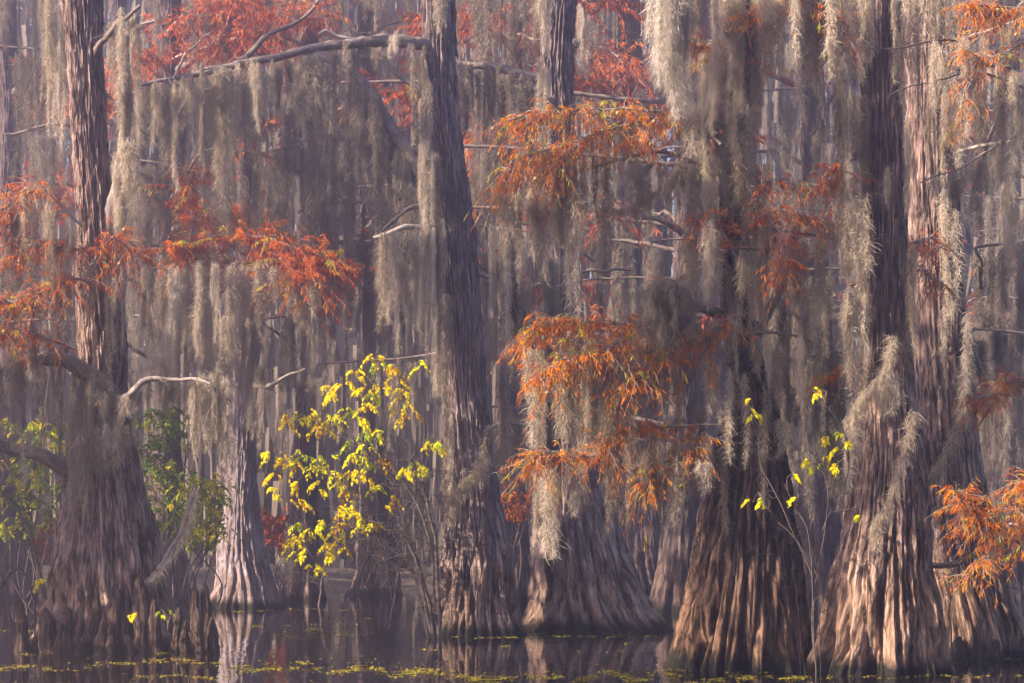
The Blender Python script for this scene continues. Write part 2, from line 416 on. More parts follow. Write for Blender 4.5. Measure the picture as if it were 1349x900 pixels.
MOSSLIT = leafy('sunlit_moss', [(.15, (.38, .34, .29)), (.8, (.62, .57, .51))], .4, attr=False)  # paler moss copy, sunlight put into its colour for the bright rope
POOL, POOLFAR, POOLDARK, POOLLIT = [], [], [], []
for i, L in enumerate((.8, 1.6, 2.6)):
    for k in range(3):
        POOLLIT.append((L, moss_tuft('moss_strand', L, 3, .13, .06, 480, .0066, MOSSLIT, 700 + i * 10 + k, (.07, .17))))
for i, L in enumerate((.45, .8, 1.25, 1.8, 2.6, 3.6)):
    for k in range(4):
        POOL.append((L, moss_tuft('moss_strand', L, 2 if k % 2 else 3, .13, .047, 400, .0062, MOSS, 100 + i * 10 + k, (.06, .15))))
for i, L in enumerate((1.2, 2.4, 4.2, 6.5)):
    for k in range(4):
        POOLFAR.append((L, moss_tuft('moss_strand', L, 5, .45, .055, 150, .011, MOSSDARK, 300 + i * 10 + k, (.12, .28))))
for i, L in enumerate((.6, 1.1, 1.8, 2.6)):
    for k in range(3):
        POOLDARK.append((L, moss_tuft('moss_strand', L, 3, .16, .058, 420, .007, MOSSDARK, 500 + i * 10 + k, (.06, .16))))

NEAR_N, FAR_N = .47, .28
def curtain(label, D, lines, lo, hi, n, pool=None, jit=.25, fat=1.0, group=None, name='moss_curtain', seed=None, rag=.55):
    """strands of moss hanging along pixel polylines; lo..hi strand length in pixels"""
    pool = pool or POOL
    g = np.random.default_rng(seed or int(abs(hash_str(label))))
    c0 = P(*np.mean([v[:2] for v in lines[0]], axis=0), D)
    n = n * (FAR_N if pool is POOLFAR else NEAR_N)
    root = thing(name, label, 'moss', c0, group)
    wl_ = np.array([max(1., sum(math.hypot(q[j + 1][0] - q[j][0], q[j + 1][1] - q[j][1]) for j in range(len(q) - 1))) for q in lines])
    cnt = np.maximum(1, np.round(n * wl_ / wl_.sum())).astype(int)
    for q, c in zip(lines, cnt):
        q3 = np.array([(v[0], v[1], v[2] if len(v) > 2 else D) for v in q], float)
        s = np.r_[0, np.cumsum(np.hypot(*np.diff(q3[:, :2], axis=0).T))] if len(q3) > 1 else np.array([0., 1.])
        if len(q3) == 1: q3 = np.vstack([q3, q3 + np.array([4, 0, 0])])
        ts = (np.arange(c) + g.uniform(0, 1, c)) / c * s[-1]
        off = g.uniform(0, 50)
        for t in ts:
            x, y, d = (np.interp(t, s, q3[:, j]) for j in range(3))
            w = P(x, y + g.normal(0, 4.5), d); w[1] += g.normal(0, jit)
            k = .5 + .5 * float(vnoise(np.array([t / 26. + off]), np.zeros(1), 77)[0])
            k = np.clip(rag * k + (1 - rag) * g.random(), 0, 1)
            Lm = (lo * .7 + (hi * 1.05 - lo * .7) * k ** 1.7) / FPX * d
            best = sorted(pool, key=lambda e: abs(math.log(e[0] / Lm)))[:4]
            L0, me = best[int(g.integers(0, len(best)))]
            o = link('moss_strand', me, root, tuple(w - c0))
            f = fat * g.uniform(.5, 1.25)
            o.scale = (f, f, Lm / L0); o.rotation_euler = (0, 0, float(g.uniform(0, 6.28)))
    return root

def support(host, line, D, seed, r=.075):
    """the bare bough of a tree that a moss line hangs from"""
    q = [(v[0], v[1] - 3, v[2] if len(v) > 2 else D) for v in line]
    w = [P(*v) for v in q]; hl = wl(host)
    if abs(w[-1][0] - hl[0]) < abs(w[0][0] - hl[0]): w = w[::-1]
    root = np.array([hl[0], hl[1], max(w[0][2] - .7, 1)])
    pts = [root, (root + w[0]) / 2 + np.array([0, 0, .15])] + w + [w[-1] + (w[-1] - w[0]) * .12 + np.array([0, 0, -.1])]
    limb('bough', host, pts, r, .02, BRANCH, 4, .7, seed, 8)

def hash_str(s):
    h = 7
    for ch in s: h = (h * 131 + ord(ch)) % 2147483647
    return h

def garland(label, D, line, r0=.09, dens=700, mat=None, fw=.0065):
    """a rope of moss draped along a line"""
    g = np.random.default_rng(hash_str(label))
    p = smooth_path([P(v[0], v[1], v[2] if len(v) > 2 else D) for v in line], 26)
    V, F = filaments(p, r0, dens, fw, g, (.06, .17), top=.9)
    c0 = p[0]
    o = link('moss_garland', raw_mesh('moss_garland', V - c0, F, mat or MOSS, smooth=False), None, tuple(c0))
    o['label'] = label; o['category'] = 'moss'; o['group'] = 'ropes of moss draped over the trees'
    return o

# ------------------------------------------------------------------ THE SEVEN NEAR CYPRESSES
def tree(label, D, prof, group='big cypress trees standing in the water', mat=BARK, seed=1, **kw):
    b = max(prof)
    root = thing('cypress_tree', label, 'tree', (((b[1] + b[2]) / 2 - 674.5) / FPX * D, D, 0), group)
    V, F, uv = trunk_geo(D, prof, seed, **kw)
    part('trunk', V, F, mat, root, uv)
    return root

def knee(parent, px, py_top, wpx, D, seed):
    """a cypress knee: blunt cone of root wood rising from the water"""
    z1 = CAMH + (HORIZ - py_top) / FPX * D; r = wpx / 2 / FPX * D; x = (px - 674.5) / FPX * D
    n = 26; t = np.linspace(0, 1, n)
    p = np.stack([x + .06 * np.sin(t * 3 + seed) * t, np.full(n, D) + .04 * np.cos(t * 4 + seed), -.2 + (z1 + .2) * t], -1)
    rad = r * (.7 * (1 - t) ** 2 + (.92 - .22 * t) * (1 - t ** 7) ** .5 + .02)
    V, F, uv = tubes(p[None], (rad * (1 + .12 * np.sin(t * 9 + seed)))[None], 22, seed, .24)
    return part('knee', V, F, KNEE, parent, uv)

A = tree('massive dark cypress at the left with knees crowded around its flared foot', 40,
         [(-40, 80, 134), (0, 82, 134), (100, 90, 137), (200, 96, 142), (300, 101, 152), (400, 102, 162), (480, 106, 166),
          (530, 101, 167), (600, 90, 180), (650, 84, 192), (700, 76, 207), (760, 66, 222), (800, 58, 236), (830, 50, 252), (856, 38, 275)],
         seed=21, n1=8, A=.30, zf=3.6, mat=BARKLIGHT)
Bt = tree('pale slender cypress with a smooth flared foot, beyond the mossy dead limb', 64,
          [(330, 322, 344), (420, 314, 346), (480, 308, 341), (550, 304, 337), (620, 299, 336), (680, 293, 343), (740, 286, 355), (780, 279, 366), (802, 273, 373)],
          mat=BARKPALE, seed=33, n1=10, A=.22, zf=4.2, nu=200)
Cc = tree('tall straight cypress in the centre leaning slightly, stub branch halfway up', 46,
          [(-40, 555, 594), (0, 557, 596), (100, 561, 601), (200, 568, 611), (300, 572, 625), (400, 580, 634), (500, 587, 639), (600, 590, 650),
           (660, 589, 662), (720, 581, 676), (780, 571, 687), (815, 565, 692), (835, 560, 696)],
          seed=45, n1=8, A=.30, zf=3.4, mat=BARKGREY)
Dd = tree('wide buttressed cypress with a hollow in its foot, behind the orange sprays', 48.5,
          [(-40, 716, 762), (0, 715, 760), (100, 711, 755), (250, 716, 760), (350, 721, 766), (450, 720, 770), (550, 714, 780), (640, 708, 800),
           (700, 698, 822), (760, 692, 846), (800, 688, 862), (829, 682, 884)],
          seed=52, n1=7, A=.40, zf=4.6, mat=BARKGREY)
E = tree('dark fluted cypress with its top hidden in moss, second tree from the right', 34,
         [(-40, 938, 986), (0, 940, 988), (150, 945, 988), (300, 950, 986), (400, 950, 984), (470, 958, 1002), (520, 960, 1018), (570, 950, 1030), (620, 935, 1040), (700, 914, 1052),
          (760, 902, 1060), (820, 893, 1066), (880, 885, 1076)],
         seed=60, n1=11, A=.30, zf=3.6)
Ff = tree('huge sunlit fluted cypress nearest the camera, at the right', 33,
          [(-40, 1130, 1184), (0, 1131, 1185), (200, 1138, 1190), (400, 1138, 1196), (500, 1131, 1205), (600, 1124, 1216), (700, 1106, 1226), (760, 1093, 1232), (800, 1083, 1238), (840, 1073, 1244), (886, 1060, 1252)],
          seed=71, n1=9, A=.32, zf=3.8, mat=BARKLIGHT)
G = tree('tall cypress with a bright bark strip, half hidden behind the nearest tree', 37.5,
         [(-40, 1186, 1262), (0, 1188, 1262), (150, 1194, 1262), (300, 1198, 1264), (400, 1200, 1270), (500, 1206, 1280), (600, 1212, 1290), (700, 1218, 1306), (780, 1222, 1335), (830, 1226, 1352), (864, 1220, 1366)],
         seed=86, n1=9, A=.25, zf=3.4, mat=BARKLIGHT)

# extra stems and boughs
def W(D, *q): return [P(v[0], v[1], v[2] if len(v) > 2 else D) for v in q]

limb('limb', A, W(40, (146, 345), (150, 290, 39.8), (160, 210, 39.7), (166, 120, 39.7), (172, 30, 39.6)), .20, .07, BRANCH, 3, .4, 3)
limb('branch', A, W(40, (120, 90), (134, 55, 39.6), (158, 30, 39.4), (186, 8, 39.3)), .085, .03, BRANCH, 2, .4, 4)
limb('limb', A, W(40, (140, 560), (148, 525, 39.4), (110, 488, 39.2), (60, 476, 39.2), (0, 488, 39.2), (-60, 500, 39.2)), .22, .09, BRANCH, 4, .6, 5)
limb('branch', A, W(40, (140, 545), (160, 522, 39.0), (180, 508, 38.8), (208, 497, 38.7), (250, 498, 38.7), (275, 505, 38.6)), .095, .025, BLEACH, 3, .3, 6)
limb('limb', A, W(40, (110, 640), (80, 615, 39.5), (45, 596, 39.4), (0, 583, 39.4), (-60, 575, 39.3)), .17, .09, BRANCH, 2, .5, 7)
limb('branch', A, W(40, (196, 770, 39.3), (216, 750, 39.2), (238, 710, 39.2), (252, 660, 39.2), (258, 640, 39.2)), .11, .05, BRANCH, 3, .3, 8)
for i, (px, pt, w, d) in enumerate([(27, 788, 20, 38.9), (64, 800, 22, 38.9), (92, 800, 17, 38.6), (106, 812, 13, 38.5), (124, 786, 17, 38.7), (150, 768, 21, 38.7), (165, 766, 18, 38.8),
                                    (187, 757, 24, 38.8), (205, 788, 17, 38.7), (137, 815, 12, 38.4), (232, 800, 16, 38.8), (254, 774, 15, 38.9), (271, 768, 15, 39.0), (262, 800, 14, 38.6), (282, 812, 14, 38.8), (245, 816, 12, 38.5), (78, 820, 13, 38.5)]):
    knee(A, px, pt, w, d, i + 1)
limb('branch', Bt, W(64, (322, 500), (345, 510, 63.6), (375, 498, 63.4), (402, 488, 63.3)), .10, .03, BLEACH, 3, .5, 9)
limb('branch', Bt, W(64, (330, 380), (300, 352, 63.2), (255, 346, 62.6), (200, 350, 62.2)), .14, .04, BRANCH, 5, .6, 10)
limb('branch', Bt, W(64, (330, 360), (365, 345, 63.2), (410, 350, 62.6), (450, 372, 62.2)), .12, .03, BRANCH, 5, .6, 11)
limb('bough', Cc, W(46, (575, 62), (545, 56, 45.6), (500, 52, 45.2), (455, 58, 44.8), (420, 66, 44.6), (370, 78, 44.4), (310, 86, 44.2), (265, 98, 44), (215, 108, 43.8), (178, 116, 43.7)), .17, .035, BRANCH, 9, .7, 12)
limb('branch', Cc, W(44.5, (310, 86, 44.2), (325, 70), (350, 50), (385, 30), (412, 10), (430, -20)), .075, .03, BRANCH, 4, .6, 13)
limb('branch', Cc, W(44, (228, 105, 43.8), (245, 75), (262, 55), (278, 42)), .035, .012, TWIG, 3, .4, 14)
limb('branch', Cc, W(44.5, (480, 56, 45.1), (455, 50, 44.8), (430, 42, 44.7), (418, 46, 44.6)), .06, .03, BLEACH, 0, .4, 15)
limb('stub', Cc, W(46, (600, 300), (575, 299, 45.5), (545, 299, 45.2), (515, 306, 45), (492, 313, 45)), .085, .045, BLEACH, 1, .3, 16)
limb('branch', Cc, W(46, (596, 262), (560, 268, 45.6), (530, 282, 45.4), (505, 305, 45.3)), .09, .03, BRANCH, 3, .5, 17)
limb('bough', Dd, W(48.5, (740, 120), (700, 101), (660, 92), (620, 84), (590, 70), (560, 50)), .16, .05, BRANCH, 6, .7, 19)
limb('broken_limb', Dd, W(48.5, (745, 70), (764, 48, 48.2), (768, 20, 48.2), (764, 8, 48.2)), .12, .1, BRANCH, 0, .4, 20)
limb('stub', Dd, W(48.5, (748, 362), (780, 356, 48), (808, 355, 48), (834, 356, 48)), .05, .03, BRANCH, 2, .3, 21)
V, F_, uv = trunk_geo(48, [(330, 652, 668), (400, 660, 690), (460, 676, 706), (540, 690, 726), (620, 700, 740), (700, 712, 760)], 55, n1=5, A=.2, zf=1, nu=110, zbot=2.6)
part('second_stem', V, F_, BARK, Dd, uv)
# spreading roots of the wide tree
limb('broken_stub', E, W(34, (960, 415), (930, 408, 33.6), (905, 406, 33.4), (893, 400, 33.3)), .10, .085, BRANCH, 0, .4, 25)
limb('limb', E, W(34, (968, 480), (1000, 440, 33.8), (1030, 380, 33.8), (1050, 300, 33.8)), .13, .05, BRANCH, 5, .5, 26)
limb('branch', G, W(37, (1225, 700), (1222, 742, 35.4), (1262, 735, 35), (1310, 718, 34.8), (1370, 700, 34.6)), .07, .03, BRANCH, 6, .5, 28)
limb('branch', G, W(33, (1240, 90, 37), (1300, 45, 33.4), (1250, 55, 32.8), (1200, 62, 32.4), (1145, 66, 32.2)), .035, .010, DARKTWIG, 8, .5, 29)
limb('branch', G, W(33, (1260, 150, 37), (1352, 118, 33.4), (1300, 100, 32.8), (1240, 100, 32.5), (1180, 122, 32.3)), .030, .008, DARKTWIG, 8, .5, 30)
limb('branch', G, W(34, (1262, 200, 37), (1330, 185, 34.8), (1280, 215, 34.4), (1215, 242, 34.2)), .035, .012, BLEACH, 7, .5, 31)
for i, (px, pt, w, d) in enumerate([(1268, 838, 16, 36), (1290, 846, 14, 35.8), (1310, 842, 18, 36.2)]): knee(G, px, pt, w, d, 40 + i)

# leafy branches
foliage(A, 'leafy_branch', [[(125, 330), (100, 330, 39.2), (60, 325, 38.8), (0, 350, 38.5)], [(120, 355), (150, 320, 39), (185, 345, 38.8)], [(110, 300), (60, 255, 39), (25, 268, 38.8), (-20, 300, 38.6)],
        [(120, 370, 39), (90, 375, 38.8), (40, 400, 38.6), (-20, 395, 38.4)], [(100, 460, 38.9), (40, 440, 38.6), (-20, 445, 38.5)]], 39, 290, .6, .13, RED, 201, cones=24, droop=.4)
foliage(Bt, 'leafy_branch', [[(322, 400), (270, 335, 57), (232, 326, 56)], [(330, 400), (310, 325, 57), (350, 315, 56.5), (400, 335, 56), (448, 352, 56)], [(250, 335, 57), (255, 290, 56.8), (246, 235, 56.6)],
        [(340, 318, 57), (380, 350, 56), (415, 378, 56)]], 56.5, 230, .9, .19, RED, 202, cones=26, width=.036, step=.04, droop=.42)
foliage(E, 'leafy_branch', [[(950, 190), (900, 160, 33.6), (860, 148, 33.4), (780, 146, 33.2), (720, 146, 33), (675, 156, 33)], [(860, 155, 33.4), (800, 175, 33), (740, 195, 32.8), (696, 212, 32.6), (656, 248, 32.5)],
        [(820, 160, 33.2), (770, 190, 32.8), (720, 230, 32.5)], [(850, 160, 33.4), (840, 190, 33)]], 33, 250, .48, .125, ORANGE, 203, limb_r=.028, cones=34, droop=.75)
foliage(E, 'leafy_branch', [[(955, 430), (900, 442, 33.4), (850, 430, 33.2), (790, 432, 33), (730, 430, 32.8), (695, 450, 32.6)], [(930, 440, 33.3), (890, 465, 33), (850, 490, 32.8), (820, 520, 32.6)],
        [(850, 435, 33.2), (800, 465, 32.8), (750, 480, 32.6), (705, 505, 32.5)], [(955, 430), (950, 432, 33.2), (920, 452, 33)]], 33, 290, .48, .125, ORANGE, 204, limb_r=.026, cones=6, droop=.5)
foliage(E, 'leafy_branch', [[(950, 560), (880, 560, 33.2), (820, 570, 33), (780, 600, 32.8), (720, 596, 32.6), (700, 606, 32.6)], [(860, 560, 33.1), (850, 610, 33), (850, 640, 32.9)], [(920, 560, 33.3), (905, 600, 33)]],
        33, 150, .46, .125, ORANGE, 205, limb_r=.022, droop=.45)
foliage(E, 'leafy_branch', [[(970, 330), (1000, 290, 33.4), (1050, 280, 33.2), (1100, 300, 33)], [(970, 340), (940, 300, 33.4), (915, 292, 33.2)], [(1010, 290, 33.4), (1035, 330, 33), (1020, 375, 32.8)], [(985, 300, 33.5), (1010, 240, 33.3), (1070, 245, 33.1), (1095, 235, 33)]],
        33.2, 180, .4, .125, RED, 206, limb_r=.022, cones=4, droop=.45)
foliage(E, 'leafy_branch', [[(965, 110), (935, 70, 33.2), (905, 60, 32.8)], [(965, 90), (985, 50, 33), (1000, 30, 32.8), (970, 25, 32.7)], [(965, 20), (1010, 20, 33), (1050, 5, 32.8), (1090, 40, 32.6)]], 33, 110, .38, .125, ORANGE, 207, limb_r=.02, cones=14, droop=.5)
foliage(G, 'leafy_branch', [[(1245, 320, 37), (1212, 350, 34), (1235, 380, 33.7)], [(1230, 310, 37), (1200, 330, 34)]], 34, 46, .33, .14, RED, 208, limb_r=.016, droop=.5)
foliage(G, 'leafy_branch', [[(1290, 760, 36), (1300, 700, 32.2), (1270, 660, 31.7), (1245, 640, 31.5)], [(1320, 720, 35), (1345, 675, 32), (1310, 680, 31.6), (1270, 695, 31.4)], [(1340, 720, 35), (1362, 650, 32), (1345, 640, 31.6)], [(1320, 700, 32.4), (1300, 730, 31.6), (1270, 760, 31.5)], [(1330, 690, 32), (1360, 700, 31.6), (1330, 730, 31.5)]],
        32, 185, .42, .125, ORANGE, 209, limb_r=.022, droop=.42)
foliage(G, 'leafy_branch', [[(1250, 60, 37), (1360, 20, 33), (1310, 15, 32.6), (1270, 5, 32.4)], [(1355, 40, 33), (1330, 70, 32.6), (1290, 85, 32.4), (1265, 75, 32.3)], [(1290, 85, 32.5), (1268, 120, 32.4), (1258, 180, 32.3)]], 33, 120, .36, .125, ORANGE, 210, limb_r=.02, cones=12, droop=.55)
foliage(G, 'leafy_branch', [[(1290, 560, 38), (1315, 515, 37), (1355, 500, 36.6)], [(1330, 520, 37), (1300, 520, 36.6), (1280, 530, 36.5)]], 37, 60, .4, .125, RED, 211, limb_r=.018, mat_limb=TWIG, droop=.35)
foliage(Ff, 'leafy_branch', [[(1140, 500), (1115, 490, 33.2), (1080, 500, 33)], [(1140, 200), (1105, 220, 32.8), (1080, 235, 32.6)]], 33, 34, .35, .14, RED, 212, limb_r=.016, droop=.5)

# ------------------------------------------------------------------ HAZY TREES BEHIND
def high_crown(root, x, y, zlo, zhi, R, seed, nb=16, per=60):
    """the spreading top of a tall cypress: limbs and their needles"""
    g = np.random.default_rng(seed); wood, leaves, n0 = [], [], 0
    for k in range(nb):
        zz = zlo + (zhi - zlo) * (k + g.random()) / nb; a = g.uniform(0, 6.28); L = R * g.uniform(.6, 1.1) * (1.1 - .6 * (zz - zlo) / (zhi - zlo))
        d = np.array([math.cos(a), math.sin(a), .1]); b0 = np.array([x, y, zz])
        q = smooth_path([b0, b0 + d * L * .5 + np.array([0, 0, .4]), b0 + d * L], 24)
        (V, F, t), tw, _ = foliage_geo([q], per, 1.3, .45, g, width=.2, step=.14, spread=.85)
        wood += [tubes(q[None], np.linspace(.11, .03, 24)[None], 7, seed, .1), tw]; leaves.append((V, F, t))
    V, F, uv = join(wood); cr = part('crown', V, F, BRANCH, root, uv)
    V, F, t = join(leaves); part('needles', V, F, RUST, cr, tint=t, smooth=False)

def far_tree(label, D, px, wt, wb, py_top=-60, lean=0, boughs=(), leaf=0, leaf_mat=RUST, seed=1, group='hazy cypress trees behind the near ones'):
    base_py = HORIZ + CAMH * FPX / D
    pr = []
    for f in (0, .05, .14, .28, .5, .75, 1):
        w = wt + (wb - wt) * (1 - f) ** 7 + wt * .35 * (1 - f)
        x = px + lean * f
        pr.append((base_py + (py_top - base_py) * f, x - w / 2, x + w / 2))
    ft = CAMH + (HORIZ + 20) / FPX * D
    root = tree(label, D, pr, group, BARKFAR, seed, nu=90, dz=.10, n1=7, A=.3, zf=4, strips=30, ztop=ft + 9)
    high_crown(root, (px + lean - 674.5) / FPX * D, D, ft + 2.6, ft + 9, 5.2, seed + 3)
    g = np.random.default_rng(seed)
    paths = []
    for (py, dx, dy) in boughs:
        f = (base_py - py) / (base_py - py_top); x0 = px + lean * f
        dd = D - g.uniform(.5, 2.5)
        pts = W(D, (x0, py + 8), (x0 + dx * .3, py + dy * .5, (D + dd) / 2), (x0 + dx * .65, py + dy * .9, dd), (x0 + dx, py + dy * .8, dd))
        _, p = limb('bough', root, pts, wt / FPX * D * .22, .03, BRANCH, 6, 1.1, seed + int(py) % 50, 7)
        paths.append([(x0 + dx * .2, py + dy * .35, (D + dd) / 2), (x0 + dx * .65, py + dy * .9, dd), (x0 + dx * 1.05, py + dy * .8, dd)])
    if leaf:
        foliage(root, 'leafy_branch', paths or [[(px, py_top + 40, D), (px + 60, py_top + 60, D - 1)]], D, leaf, 1.3, .26, leaf_mat, seed + 500, width=.06, step=.07, limb_r=.04, droop=.3, spread=.8)
    return root

FT = [
    ('leaning mossy cypress close behind the centre trunk, its dark bough arching left', 53, 612, 30, 60, -60, -30, [(290, -60, -60), (150, -150, -80)], 0, RUST),
    ('faint thin cypress left of the massive dark tree, bright with mist', 72, 20, 24, 60, -60, -12, [(120, 110, -30), (260, 90, -20), (60, -80, -20)], 60, RUST),
    ('hazy cypress directly right of the massive dark trunk', 70, 216, 26, 70, -60, 10, [(30, 170, -20), (150, -90, -20), (90, 130, -30), (300, 120, -20)], 170, RED),
    ('hazy cypress hidden behind the mossy bough, between the pale trunk and centre trunk', 72, 398, 18, 54, -60, 14, [(60, -150, -30), (170, 130, -50), (230, -110, -30), (350, 110, -30), (20, -130, -20)], 120, RED),
    ('grey trunk in the haze behind the yellow sapling', 78, 496, 20, 64, -60, -16, [(40, 120, -20), (200, -130, -40), (330, 100, -40), (120, 110, -30)], 60, RUST),
    ('hazy cypress showing between the centre trunk and the wide buttressed tree', 68, 668, 24, 80, -60, 8, [(50, -110, -20), (130, 110, -30), (250, -70, -20), (20, 140, -20), (390, 80, -20)], 130, RUST),
    ('faint cypress in blue haze right of the wide buttressed tree', 78, 842, 28, 90, -60, -14, [(120, -110, -20), (60, 90, -30), (330, -90, -20), (230, 80, -30)], 60, RUST),
    ('dim cypress behind the orange sprays, beside the dark fluted tree', 60, 896, 26, 80, -60, 10, [(300, -110, -20), (200, 80, -20), (420, 90, -10), (470, -130, -20)], 40, RUST),
    ('dim trunk in the gap between the dark fluted tree and the nearest tree', 58, 1078, 28, 90, -60, -8, [(120, -90, -20), (80, 80, -20), (330, -90, -20), (400, 80, -20)], 40, RED),
    ('dusky cypress at the right edge behind the low orange spray', 56, 1322, 30, 100, -60, 6, [(60, -90, -20), (360, 60, -20), (200, -80, -20), (430, -60, -10), (480, 40, -20)], 90, RUST),
    ('very faint cypress far back, left of the pale trunk', 88, 150, 22, 70, -40, 6, [(40, 140, -20), (160, -90, -20), (280, 90, -30)], 60, RUST),
    ('very faint broad trunk far back, in the gap beside the dark fluted tree', 80, 930, 40, 130, -40, 6, [(40, 110, -20), (160, -90, -20), (300, 100, -20)], 60, RUST),
    ('very faint cypress far back, above the second stem of the wide tree', 90, 630, 22, 70, -40, 6, [(40, 110, -20), (160, -90, -20), (300, 100, -20)], 60, RUST),
    ('very faint cypress far back, behind the moss of the dark fluted tree', 86, 985, 24, 70, -40, -4, [(60, 120, -20), (180, -90, -20), (330, 90, -20)], 30, RUST),
]
far_trees = [far_tree(l, D, px, wt, wb, top, lean, bo, leaf, lm, 600 + 7 * i) for i, (l, D, px, wt, wb, top, lean, bo, leaf, lm) in enumerate(FT)]
foliage(far_trees[2], 'leafy_branch', [[(222, 80, 69), (290, 60, 66), (350, 40, 65), (420, 15, 64)], [(222, 40, 69), (260, 20, 66), (330, 0, 65)], [(226, 100, 69), (200, 70, 66), (180, 85, 65)]], 66, 150, 1.2, .24, RUST, 620, width=.045, step=.07, limb_r=.05, droop=.3, spread=.8)
foliage(far_trees[5], 'leafy_branch', [[(672, 60, 67), (640, 30, 65), (600, 20, 64)], [(674, 40, 67), (720, 60, 65), (800, 70, 64), (850, 120, 63)], [(670, 150, 67), (640, 170, 65), (615, 190, 64)]], 66, 120, 1.1, .24, RUST, 621, width=.045, step=.08, limb_r=.05, droop=.3, spread=.8)
limb('arching_limb', far_trees[0], W(52, (598, 330), (566, 262), (548, 215), (520, 168), (492, 128), (455, 92), (405, 66)), .26, .09, BRANCH, 5, .8, 77)
limb('curved_branch', far_trees[4], W(70, (500, 380, 75), (470, 330), (485, 295), (520, 262), (550, 255)), .14, .06, BRANCH, 4, .8, 78)

# unseen trees added between the view and the low sun to dapple its light
def shade_tree(label, x, y, top, r0, crown, n, seed, z0=.3, bl=3):
    g = np.random.default_rng(seed)
    root = thing('cypress_tree', label, 'tree', (x, y, 0), 'unseen cypresses added to dapple the light')
    z = np.linspace(-.3, top, 60)
    p = np.stack([x + .3 * np.sin(z * .2 + seed), y + 0 * z, z], -1)
    V, F, uv = tubes(p[None], (r0 * (1 - .7 * np.clip(z / top, 0, 1)) + r0 * 1.6 * np.exp(-np.clip(z, 0, 9) * .9))[None], 40, seed, .12)
    part('trunk', V, F, BARK, root, uv)
    for k in range(crown):
        zz = g.uniform(z0, .97) * top; a = g.uniform(0, 6.28); L = bl * g.uniform(.6, 1.1) * (1.15 - .6 * zz / top)
        d = np.array([math.cos(a), math.sin(a), .12])
        q = smooth_path([np.array([x, y, zz]), np.array([x, y, zz]) + d * L * .5 + np.array([0, 0, .25]), np.array([x, y, zz]) + d * L], 30)
        (V, F, t), tw, _ = foliage_geo([q], n, .95, .34, g, width=.13, step=.1, spread=.8)
        bV, bF, bu = join([tubes(q[None], np.linspace(.08, .02, 30)[None], 7, seed, .1), tw])
        b_ = part('bough', bV, bF, BRANCH, root, bu); part('needles', V, F, RUST, b_, tint=t, smooth=False)
SHADE_TREES = [(-11.5, 16.5, 26, .42, 40, 95, .3, 4.8), (-9.5, 9, 26, .42, 40, 95, .25, 5), (-9, 1, 25, .42, 40, 95, .25, 5), (-11.8, 25.6, 10.5, .34, 14, 16, .5, 3.2), (-16.5, 42, 13, .36, 22, 34, .3, 3.4), (-14.6, 37, 8.4, .30, 18, 62, .3, 3.2),
         (-19.5, 50, 14, .42, 22, 48, .2, 4.0), (-24, 51.8, 25, .42, 30, 60, .5, 3.8), (-25.5, 68, 14, .45, 34, 60, .15, 5.2), (-29, 77, 15, .45, 34, 60, .15, 5.5), (-32, 86, 17, .45, 36, 60, .15, 5.5),
         (-17.5, 28.4, 25, .42, 17, 22, .62, 4.4), (-19, 40.2, 27, .42, 18, 24, .64, 4.4), (-18, 22.5, 26, .42, 15, 20, .6, 4.2), (-21, 45, 28, .42, 22, 34, .5, 4.2)]
NTH = ['third, straight and tall', 'second, wide crowned', 'closest, beside the camera', 'small gapped crown, opposite the nearest trunk', 'tall, fourth in depth', 'shortest of the row', 'fifth in depth with low boughs', 'high crowned, behind the one with low boughs', 'sixth in depth', 'seventh in depth', 'farthest of the row', 'high crowned in the back row, third', 'high crowned in the back row, second', 'high crowned in the back row, first', 'high crowned in the back row, fourth']
for i, (x, y, t, r, cN, nn, z0, bl) in enumerate(SHADE_TREES):
    shade_tree('unseen cypress added to dapple the light, ' + NTH[i], x, y, t, r, cN, nn, 700 + i, z0, bl)

# unseen trees added beside and behind the camera to shade the near air
for i, (x, y, t, w_) in enumerate([(9.5, 5, 24, 'opposite the closest one, beside the camera'), (10, 15, 24, 'on the sunless side, halfway to the nearest trunk'), (3.5, -6, 25, 'just behind the camera, straight and thick'),
                                   (-5, -7, 25, 'behind the camera on the sunward side'), (13, 23.5, 22, 'on the sunless side, close to the low orange spray')]):
    root = thing('cypress_tree', 'unseen cypress added for shade, ' + w_, 'tree', (x, y, 0), 'unseen cypresses added to shade the near air')
    z = np.linspace(-.3, t, 60); p = np.stack([x + .3 * np.sin(z * .2 + i), y + 0 * z, z], -1)
    V, F, uv = tubes(p[None], (.45 * (1 - .7 * np.clip(z / t, 0, 1)) + .7 * np.exp(-np.clip(z, 0, 9) * .9))[None], 40, 800 + i, .12)
    part('trunk', V, F, BARK, root, uv)
    high_crown(root, x, y, 11.5, t, 7.2, 820 + i, 26, 80)

# ------------------------------------------------------------------ MOSS CURTAINS
NEARG = 'spanish moss curtains on the near trees'
FARG = 'hazy spanish moss curtains among the trees behind'
def near(label, *a, **k): return curtain(label, *a, group=NEARG, **k)
near('long moss hanging down the left side of the massive dark trunk from its top', 41.3, [[(50, -18), (92, -18)], [(48, -20, 41.6), (84, -20)], [(64, 60), (92, 60)]], 110, 265, 16)
near('thick moss sleeve on the upright limb beside the massive dark trunk', 39.4, [[(146, 22), (186, 16)], [(150, 100), (184, 100)], [(150, 190), (182, 180)], [(146, 260), (172, 250)]], 70, 190, 34, jit=.18)
near('low moss mound over the red needles left of the massive dark trunk', 38.7, [[(30, 262), (96, 285)], [(-10, 290), (40, 275)]], 60, 130, 22)
near('ragged moss below the red needles at the left edge', 38.6, [[(-12, 385), (60, 372), (100, 380)], [(0, 455), (60, 448)]], 50, 110, 26)
